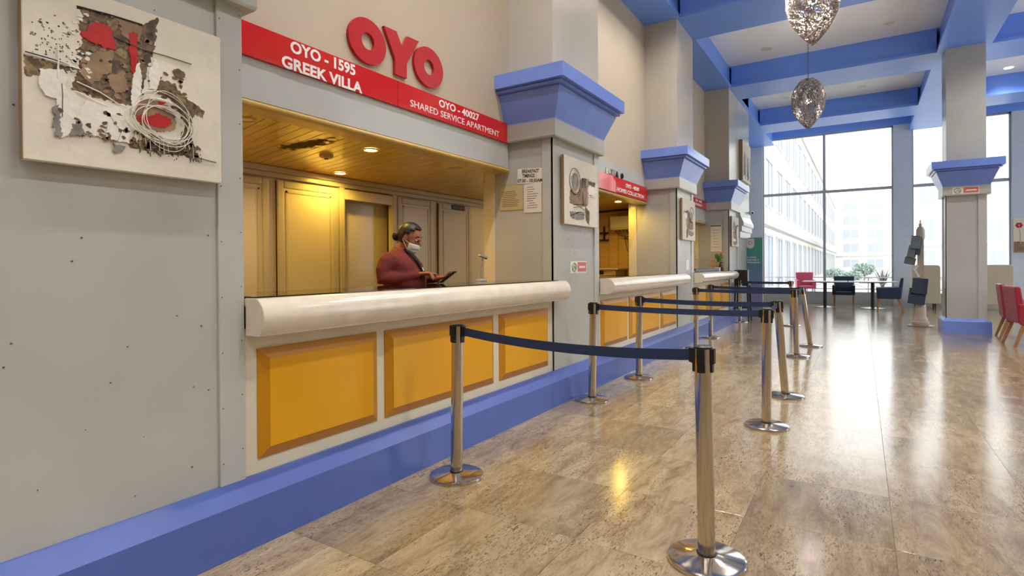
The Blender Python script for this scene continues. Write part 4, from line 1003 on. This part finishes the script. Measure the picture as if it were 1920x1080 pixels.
# carved screen behind the third counter
js = thing('carved_screen', 'orange carved wooden screen behind the farthest counter', 'screen', (-3.6, 14.2, 0))
M_CARV = mat('carved_wood', rgb(190,104,52), .35, var=.25, scale=18)
for x in (-3.97, -3.46): bevel(MB().box(x, x+.07, 14.16, 14.22, 0, 2.36).build('stile', M_CARV, js), .008)
bevel(MB().box(-3.97, -3.39, 14.16, 14.22, 2.29, 2.36).build('rail', M_CARV, js), .008)
MB().box(-3.9, -3.46, 14.235, 14.245, .1, 2.3).build('backing', M_LAM, js)
lat = MB()
for i in range(4):
    for j in range(20):
        cx_, cz_ = -3.845+.11*i, 1.0+.07*j
        lat.tube([(cx_+.05*math.cos(a), 14.19, cz_+.032*math.sin(a)) for a in [PI*q/4 for q in range(9)]], .012, 5)
lat.build('fretwork', M_CARV, js)['kind'] = 'stuff'
it = thing('door_intercom', 'small cream intercom with two buttons beside the carved screen', 'intercom', (-3.40, 13.70, 1.5)); bevel(MB().box(-3.43, -3.37, 13.675, 13.709, 1.48, 1.72).build('body', M_LAM, it), .005)
for z in (1.56, 1.63): MB().lathe([(.008, 0), (.008, .004)], 0, 0, 10).build('button', M_BLACK, it, world=False).matrix_basis = Matrix.Translation((0, -.025, z-1.5)) @ Matrix.Rotation(PI/2, 4, 'X')
cc = thing('security_camera', 'small white camera on the wall edge past the fourth pillar', 'camera', (XP, 16.36, 2.76)); MB().box(XP, XP+.05, 16.33, 16.38, 2.74, 2.79).build('bracket', M_WHITE, cc); MB().ball((XP+.09, 16.35, 2.765), .05, 14, 10).build('dome', M_WHITE, cc); MB().ball((XP+.105, 16.31, 2.755), .028, 10, 8).build('lens', M_BLACK, cc)

# ================================================================== outside
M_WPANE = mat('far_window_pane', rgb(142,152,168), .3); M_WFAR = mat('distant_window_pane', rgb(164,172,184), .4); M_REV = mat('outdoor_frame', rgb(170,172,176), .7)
M_PAVE = mat('terrace_paving', rgb(206,200,192), .7, var=.05)
gr = MB().box(-60, 60, 21.6, 170, -.5, -.02).build('ground', M_PAVE); tag(gr, 'pale terrace paving outside the windows', kind='structure')
rl = thing('terrace_railing', 'white metal terrace railing with crossed bars outside the windows', 'railing', (0, 23, 0))
for z in (.86, .45): MB().tube([(-3.6, 23, z), (5, 23, z)], .022, 6).build('rail', M_REV, rl)
for i in range(10):
    x = -3.6+.95*i; MB().box(x-.02, x+.02, 22.98, 23.02, -.02, .88).build('railing_post', M_REV, rl)
    if i < 9:
        MB().tube([(x, 23, .45), (x+.95, 23, .86)], .01, 5).build('cross_bar', M_REV, rl); MB().tube([(x, 23, .86), (x+.95, 23, .45)], .01, 5).build('cross_bar', M_REV, rl)
pt = thing('potted_plant', 'spiky potted plant outside by the terrace railing', 'plant', (.62, 23.3, -.02))
MB().lathe([(.14, 0), (.2, .02), (.24, .5), (.2, .5)], 0, 0, 20).build('pot', M_STONE, pt, world=False)
for k in range(22):
    a = k*2.4; r = .12+.02*(k % 9); h = .62+.03*((k*5) % 11)
    MB().loft([[(0.02*math.cos(a+q), .02*math.sin(a+q), .45) for q in (0, 2.1, 4.2)], [(r*.7*math.cos(a)+.014*math.cos(a+q), r*.7*math.sin(a)+.014*math.sin(a+q), h*.95+.2) for q in (0, 2.1, 4.2)], [(1.4*r*math.cos(a)+.002*math.cos(a+q), 1.4*r*math.sin(a)+.002*math.sin(a+q), h+.35) for q in (0, 2.1, 4.2)]], True, True).build('leaf', mat('dusty_leaf', rgb(110,110,112), .6), pt, world=False)
def building(lab, name='building'): return thing(name, lab, 'building', (0, 0, 0))
# wing running away on the left, its face turned to +X
bw_ = building('pale wing with tall windows receding along the left outside'); MB().box(-24, -4.4, 27, 128, -.1, 24).build('wall', M_STONE, bw_)
MB().box(-4.5, -4.0, 27, 128, 3.35, 3.7).build('ledge', M_REV, bw_); MB().box(-4.5, -4.25, 27, 128, 12.2, 12.5).build('ledge', M_REV, bw_)
Yw = 28.0
nwin = 0
while Yw < 122:
    w_ = 2.6
    for z0, z1 in ((.1, 2.9), (4.6, 7.1), (8.7, 11.2)):
        f = MB()
        for a, b, q0, q1 in ((Yw-.12, Yw, z0-.1, z1+.1), (Yw+w_, Yw+w_+.12, z0-.1, z1+.1), (Yw, Yw+w_, z1, z1+.12), (Yw, Yw+w_, z0-.12, z0), (Yw+w_/2-.06, Yw+w_/2+.06, z0, z1)): f.box(-4.42, -4.34, a, b, q0, q1)
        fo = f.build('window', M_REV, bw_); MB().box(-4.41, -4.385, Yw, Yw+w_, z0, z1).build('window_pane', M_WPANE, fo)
    Yw += 4.6
bf = building('pale many windowed block closing the far end of the court'); MB().box(-24, 70, 130, 150, -.1, 15.5).build('wall', M_STONE, bf)
for r_, (z0, z1) in enumerate(((.6, 2.2), (3.6, 5.4), (6.4, 8.1), (9.2, 11.0), (12.0, 13.6))):
    for k in range(12):
        x = -7.2+4.1*k; f = MB().box(x-.1, x+2.7, 129.9, 130.0, z0-.1, z1+.1); fo = f.build('window', M_STONE, bf)
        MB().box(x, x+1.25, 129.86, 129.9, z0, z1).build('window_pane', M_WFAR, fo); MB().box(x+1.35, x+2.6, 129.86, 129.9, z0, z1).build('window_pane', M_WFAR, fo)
MB().box(-24, 70, 129.6, 130, 2.75, 2.95).build('ledge', M_REV, bf); MB().box(-24, 70, 129.6, 130.2, 15.3, 15.8).build('parapet', M_STONE, bf)
br = building('nearer pale block seen right of the free standing pillar'); MB().box(3.6, 30, 60, 75, -.1, 12.5).build('wall', M_STONE, br)
for z0, z1 in ((.7, 2.4), (3.3, 5.1), (6.4, 8.5), (9.6, 11.4)):
    for k in range(8):
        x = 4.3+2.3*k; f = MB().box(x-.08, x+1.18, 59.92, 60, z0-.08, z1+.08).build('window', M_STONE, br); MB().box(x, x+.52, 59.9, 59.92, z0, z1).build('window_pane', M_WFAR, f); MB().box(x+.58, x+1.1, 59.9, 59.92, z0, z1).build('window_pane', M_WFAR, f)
MB().box(3.5, 30, 59.7, 60, 2.75, 2.95).build('ledge', M_REV, br)
def tree(x, y, h, r, lab, seed):
    t = thing('tree', lab, 'tree', (x, y, -.05)); rn = random.Random(seed)
    MB().tube([(0, 0, 0), (.05, 0, h*.35), (0, .05, h*.6)], [.06, .045, .03], 7).build('trunk', mat('bark', rgb(150,136,126), .8), t, world=False)
    for k in range(4):
        a = k*1.6; MB().tube([(0, 0, h*.35), (r*.4*math.cos(a), r*.4*math.sin(a), h*.55), (r*.7*math.cos(a), r*.7*math.sin(a), h*.75)], [.028, .02, .01], 5).build('branch', mat('bark', None), t, world=False)
    f = MB()
    for k in range(900):
        u, v = rn.uniform(0, 6.28), math.acos(rn.uniform(-1, 1)); q = rn.uniform(.4, 1)
        p = Vector((r*q*math.sin(v)*math.cos(u), r*q*math.sin(v)*math.sin(u), h*.68+h*.32*q*math.cos(v))); e1 = Vector((rn.gauss(0,1), rn.gauss(0,1), rn.gauss(0,1))).normalized()*.09; e2 = e1.orthogonal().normalized()*.05
        f.add([p-e1, p+e2, p+e1, p-e2], [(0,1,2,3)])
    f.build('foliage', mat('hazy_foliage', rgb(146,164,154), .8, var=.1), t, world=False)['kind'] = 'stuff'
tree(-1.55, 44, 1.1, .7, 'hazy round shrub tree outside, left one above the navy chair', 3); tree(.15, 46, 1.45, .75, 'taller hazy shrub tree outside beside the grey pier', 4); tree(-.45, 40.5, .95, .55, 'lowest hazy shrub tree outside, between two others', 6)
# ================================================================== the person behind the nearest counter
PB, PA = Vector((-3.36, 3.52, 0)), math.radians(20)
pe = thing('person', 'person in a maroon jumper and white face mask looking down at a phone', 'person', PB)
def W(f, s_, z): return Vector((PB.x + f*math.cos(PA) + s_*math.sin(PA), PB.y + f*math.sin(PA) - s_*math.cos(PA), z))
def ell(f, s_, z, rf, rs, n=20): return [W(f+rf*math.cos(2*PI*j/n), s_+rs*math.sin(2*PI*j/n), z) for j in range(n)]
def fused(name, mbs, m, voxel, smooth_it=4, parent=None):
    """several closed shapes become one continuous skin"""
    mb = MB()
    for q in mbs: mb.add(q.v, q.f)
    me = bpy.data.meshes.new('t'); me.from_pydata(mb.v, [], mb.f)
    bm = bmesh.new(); bm.from_mesh(me); bmesh.ops.recalc_face_normals(bm, faces=bm.faces[:]); bm.to_mesh(me); bm.free()
    o = bpy.data.objects.new('t', me); COL.objects.link(o)
    r = o.modifiers.new('r', 'REMESH'); r.mode = 'VOXEL'; r.voxel_size = voxel
    sm = o.modifiers.new('s', 'SMOOTH'); sm.iterations = smooth_it; sm.factor = .5
    me2 = bpy.data.meshes.new_from_object(o.evaluated_get(bpy.context.evaluated_depsgraph_get()))
    bpy.data.objects.remove(o); me2.name = name
    me2.transform(parent.matrix_basis.inverted()); me2.materials.clear(); me2.materials.append(m)
    for p in me2.polygons: p.use_smooth = True
    o = bpy.data.objects.new(name, me2); COL.objects.link(o); o.parent = parent
    return o
M_SKIN = mat('skin_brown', rgb(170,108,70), .5, var=.06, scale=30); M_JUMP = mat('maroon_knit', rgb(112,36,30), .85, var=.15, scale=40, bump=.2)
M_HAIR = mat('black_hair', rgb(30,26,26), .45, var=.3, scale=90); M_MASK = mat('face_mask', rgb(226,226,216), .7, var=.05, scale=60); M_PANT = mat('dark_trousers', rgb(44,46,56), .8)
def limb(pts, rad, n=14): return MB().tube([W(*p) for p in pts], rad, n)
torso_r = [(0, .92, .12, .165), (0, 1.0, .145, .18), (.02, 1.1, .165, .185), (.035, 1.2, .175, .19), (.035, 1.3, .168, .195), (.02, 1.38, .145, .20), (-.005, 1.44, .115, .185), (-.012, 1.475, .085, .14), (0, 1.505, .065, .085)]
def torso(g=0): return MB().loft([ell(f, 0, z, rf+g, rs+g) for f, z, rf, rs in torso_r], True, True)
RA = [(-.03, .15, 1.425), (-.045, .20, 1.385), (-.06, .235, 1.32), (-.055, .25, 1.25), (.0, .225, 1.255), (.10, .155, 1.268), (.195, .085, 1.285)]
LA = [(-.02, -.15, 1.425), (-.02, -.20, 1.385), (.03, -.235, 1.31), (.07, -.24, 1.25), (.14, -.20, 1.25), (.23, -.14, 1.25), (.295, -.10, 1.252)]
def arms(g=0, k=7): return [limb(RA[:k], [r+g for r in (.062, .06, .052, .05, .045, .038, .029)][:k]), limb(LA[:k], [r+g for r in (.062, .06, .052, .05, .045, .038, .029)][:k])]
# head in its own frame, bowed forward
HC, bow = (.075, 0, 1.60), math.radians(20)
def Hd(f, s_, z):
    f2_, z2 = f*math.cos(bow)+z*math.sin(bow), -f*math.sin(bow)+z*math.cos(bow)
    return W(HC[0]+f2_, HC[1]+s_, HC[2]+z2)
def hball(f, s_, z, rf, rs, rz_, n=20, m=12):
    rings = []
    for i in range(1, m):
        t = PI*i/m; rings.append([Hd(f+rf*math.sin(t)*math.cos(2*PI*j/n), s_+rs*math.sin(t)*math.sin(2*PI*j/n), z-rz_*math.cos(t)) for j in range(n)])
    return MB().loft(rings, True, True)
head = [hball(0, 0, .03, .098, .078, .095), hball(.035, 0, -.045, .062, .058, .075), hball(.06, 0, -.085, .034, .036, .03), hball(.09, 0, .018, .016, .05, .014), hball(.045, .035, -.02, .035, .03, .035), hball(.045, -.035, -.02, .035, .03, .035)]
nose = MB().tube([Hd(.092, 0, .018), Hd(.108, 0, -.01), Hd(.118, 0, -.028), Hd(.10, 0, -.036)], [.008, .011, .013, .010], 10)
ears = [hball(-.005, s_*.08, -.005, .020, .010, .033, 12, 8) for s_ in (-1, 1)]
neck = limb([(-.01, 0, 1.45), (.01, 0, 1.51), (.05, 0, 1.57)], [.066, .058, .056])
# hands: palm, four fingers, thumb
def hand(wr, d, up, side, curls, L=.082):
    """wr wrist, d towards the fingers, up back of the hand, side towards the thumb (f,s,z vectors)"""
    wr, d, up, side = Vector(wr), Vector(d).normalized(), Vector(up).normalized(), Vector(side).normalized()
    q = []
    rings = []
    for t, hw, ht in ((-.01, .024, .02), (.03, .036, .017), (.065, .041, .015), (.088, .038, .012)):
        cc_ = wr + d*t; rings.append([W(*(cc_ + side*(hw*math.cos(a)) + up*(ht*math.sin(a)))) for a in [2*PI*j/12 for j in range(12)]])
    q.append(MB().loft(rings, True, True))
    for k, (off, ln) in enumerate(((.030, .074), (.010, .082), (-.010, .077), (-.029, .06))):
        p = wr + d*.078 + side*off; dirv = d.copy(); pts = [p]; cu = curls[k]
        for seg, fr in enumerate((.45, .3, .25)):
            dirv = (dirv*math.cos(cu) - up*math.sin(cu)).normalized() if seg == 0 else (Matrix.Rotation(0, 3, 'X') @ dirv)
            if seg: 
                ax_ = side; dirv = (dirv - up*math.tan(cu*.9)*.8).normalized()
            p = p + dirv*ln*fr; pts.append(p)
        q.append(MB().tube([W(*x) for x in pts], [.0105, .0098, .009, .0075], 8))
    t0 = wr + d*.025 + side*.028; pts = [t0, t0 + side*.028 + d*.022 - up*.006, t0 + side*.036 + d*.052 - up*.016, t0 + side*.03 + d*.075 - up*.026]
    q.append(MB().tube([W(*x) for x in pts], [.014, .012, .0105, .008], 8))
    return q
# right hand hovers over the screen with the index out; left hand carries the phone
rh = hand((.20, .082, 1.29), (.9, -.35, .12), (.05, .1, 1), (.35, .93, 0) if False else (-.35, -.93, 0), (.25, .7, .9, 1.0))
lh = hand((.30, -.097, 1.252), (.92, .28, .10), (0, .05, -1), (-.25, -.95, 0), (.35, .5, .6, .7))
legs = []
for s_ in (-1, 1):
    legs.append(limb([(0, s_*.09, .95), (.01, s_*.1, .5), (-.01, s_*.1, .09)], [.095, .062, .042])); legs.append(limb([(-.06, s_*.1, .045), (.05, s_*.105, .045), (.17, s_*.11, .035)], [.036, .04, .03]))
body = fused('body', [torso(-.004)] + arms(-.004) + head + [nose, neck] + ears + rh + lh + legs, M_SKIN, .0062, 3, pe)
# jumper: torso and sleeves, ending at the neck, the wrists and the hips
fused('jumper', [torso(.008)] + arms(.008) + [limb([(-.005, 0, 1.47), (.005, 0, 1.515)], [.085, .07])], M_JUMP, .009, 4, pe)
pants = []
for s_ in (-1, 1): pants.append(limb([(0, s_*.09, .98), (.01, s_*.1, .5), (-.01, s_*.1, .06)], [.11, .078, .062]))
fused('trousers', pants + [MB().loft([ell(0, 0, z, .135, .18) for z in (.85, .92, .97)], True)], M_PANT, .012, 3, pe)
for s_ in (-1, 1): fused('shoe', [limb([(-.075, s_*.1, .045), (.05, s_*.105, .045), (.185, s_*.11, .035)], [.044, .048, .036])], M_BLACK, .008, 3, pe)
# hair: skull cap with a knot at the nape, open over the face
def shell(rf, rs, rz_, f0, z0, keep, name, m, th, n=48, mm=36):
    vs, fs = [], []
    for i in range(mm+1):
        t = PI*i/mm
        for j in range(n):
            a = 2*PI*j/n; vs.append((f0+rf*math.sin(t)*math.cos(a), rs*math.sin(t)*math.sin(a), z0-rz_*math.cos(t)))
    for i in range(mm):
        for j in range(n):
            q = (i*n+j, i*n+(j+1) % n, (i+1)*n+(j+1) % n, (i+1)*n+j)
            cx = sum(vs[k][0] for k in q)/4; cy = sum(vs[k][1] for k in q)/4; cz_ = sum(vs[k][2] for k in q)/4
            if keep(cx, cy, cz_): fs.append(q)
    mb = MB(); mb.add([Hd(*v) for v in vs], fs, True); o = mb.build(name, m, pe)
    bm = bmesh.new(); bm.from_mesh(o.data); bmesh.ops.remove_doubles(bm, verts=bm.verts, dist=1e-5); bmesh.ops.delete(bm, geom=[v for v in bm.verts if not v.link_faces], context='VERTS'); bm.to_mesh(o.data); bm.free()
    so = o.modifiers.new('thick', 'SOLIDIFY'); so.thickness = th; so.offset = 1
    return o
hr = shell(.101, .082, .098, -.002, .03, lambda f, s_, z: (f < -.015 and z > -.055) or z > .094 or (f < .02 and z > .04) or (f < .05 and z > .07), 'hair', M_HAIR, .011)
MB().add(hball(-.115, 0, -.02, .038, .045, .045).v, hball(-.115, 0, -.02, .038, .045, .045).f, True).build('hair_knot', M_HAIR, pe)
mk = shell(.072, .072, .082, .042, -.052, lambda f, s_, z: f > .045 and -.135 < z < -.03, 'face_mask', M_MASK, .004)
pl = MB()
for z in (-.06, -.085): pl.tube([Hd(.042+.078*math.cos(a), .078*math.sin(a), z-.004) for a in [(-60+12*j)*PI/180 for j in range(11)]], .0025, 5)
pl.build('mask_pleat', mat('mask_fold', rgb(190,190,180), .7), mk)
for s_ in (-1, 1):
    for z in (-.04, -.10): MB().tube([Hd(.05, s_*.062, z), Hd(.02, s_*.082, z*.6), Hd(-.015, s_*.088, z*.25)], .0022, 5).build('mask_strap', M_MASK, pe)
    e = MB().add(hball(.082, s_*.034, .006, .014, .017, .009, 12, 8).v, hball(.082, s_*.034, .006, .014, .017, .009, 12, 8).f, True).build('eye', mat('eye_white', rgb(214,206,196), .3), pe)
    MB().add(hball(.0945, s_*.034, .003, .004, .007, .007, 10, 6).v, hball(.0945, s_*.034, .003, .004, .007, .007, 10, 6).f, True).build('iris', M_BLACK, e)
    MB().tube([Hd(.094, s_*.014, .032), Hd(.093, s_*.034, .038), Hd(.078, s_*.056, .032)], [.004, .0055, .003], 6).build('eyebrow', M_HAIR, pe)
MB().tube([W(.055, .06, 1.50), W(.125, .075, 1.46), W(.185, .06, 1.38), W(.218, .03, 1.28)], [.011, .012, .012, .010], 6).build('dark_strap', M_HAIR, pe)
MB().tube([W(.203, .035, 1.345), W(.214, .028, 1.315)], .009, 6).build('white_clip', M_WHITE, pe)
# phone lying on the left hand
ph = thing('smartphone', 'black smartphone held in the hand of the masked person', 'phone', tuple(W(.405, -.055, 1.262)))
b = MB().box(-.082, .082, -.039, .039, -.0045, .0045)
M = Matrix.Rotation(PA, 4, 'Z') @ Matrix.Rotation(math.radians(-36), 4, 'Y')
b.v = [tuple(M @ Vector(p)) for p in b.v]; bevel(b.build('case', M_BLACK, ph, world=False), .003)
b = MB().box(-.077, .077, -.035, .035, .0046, .0052); b.v = [tuple(M @ Vector(p)) for p in b.v]; b.build('screen', mat('phone_screen', rgb(24,28,34), .05), ph, world=False)
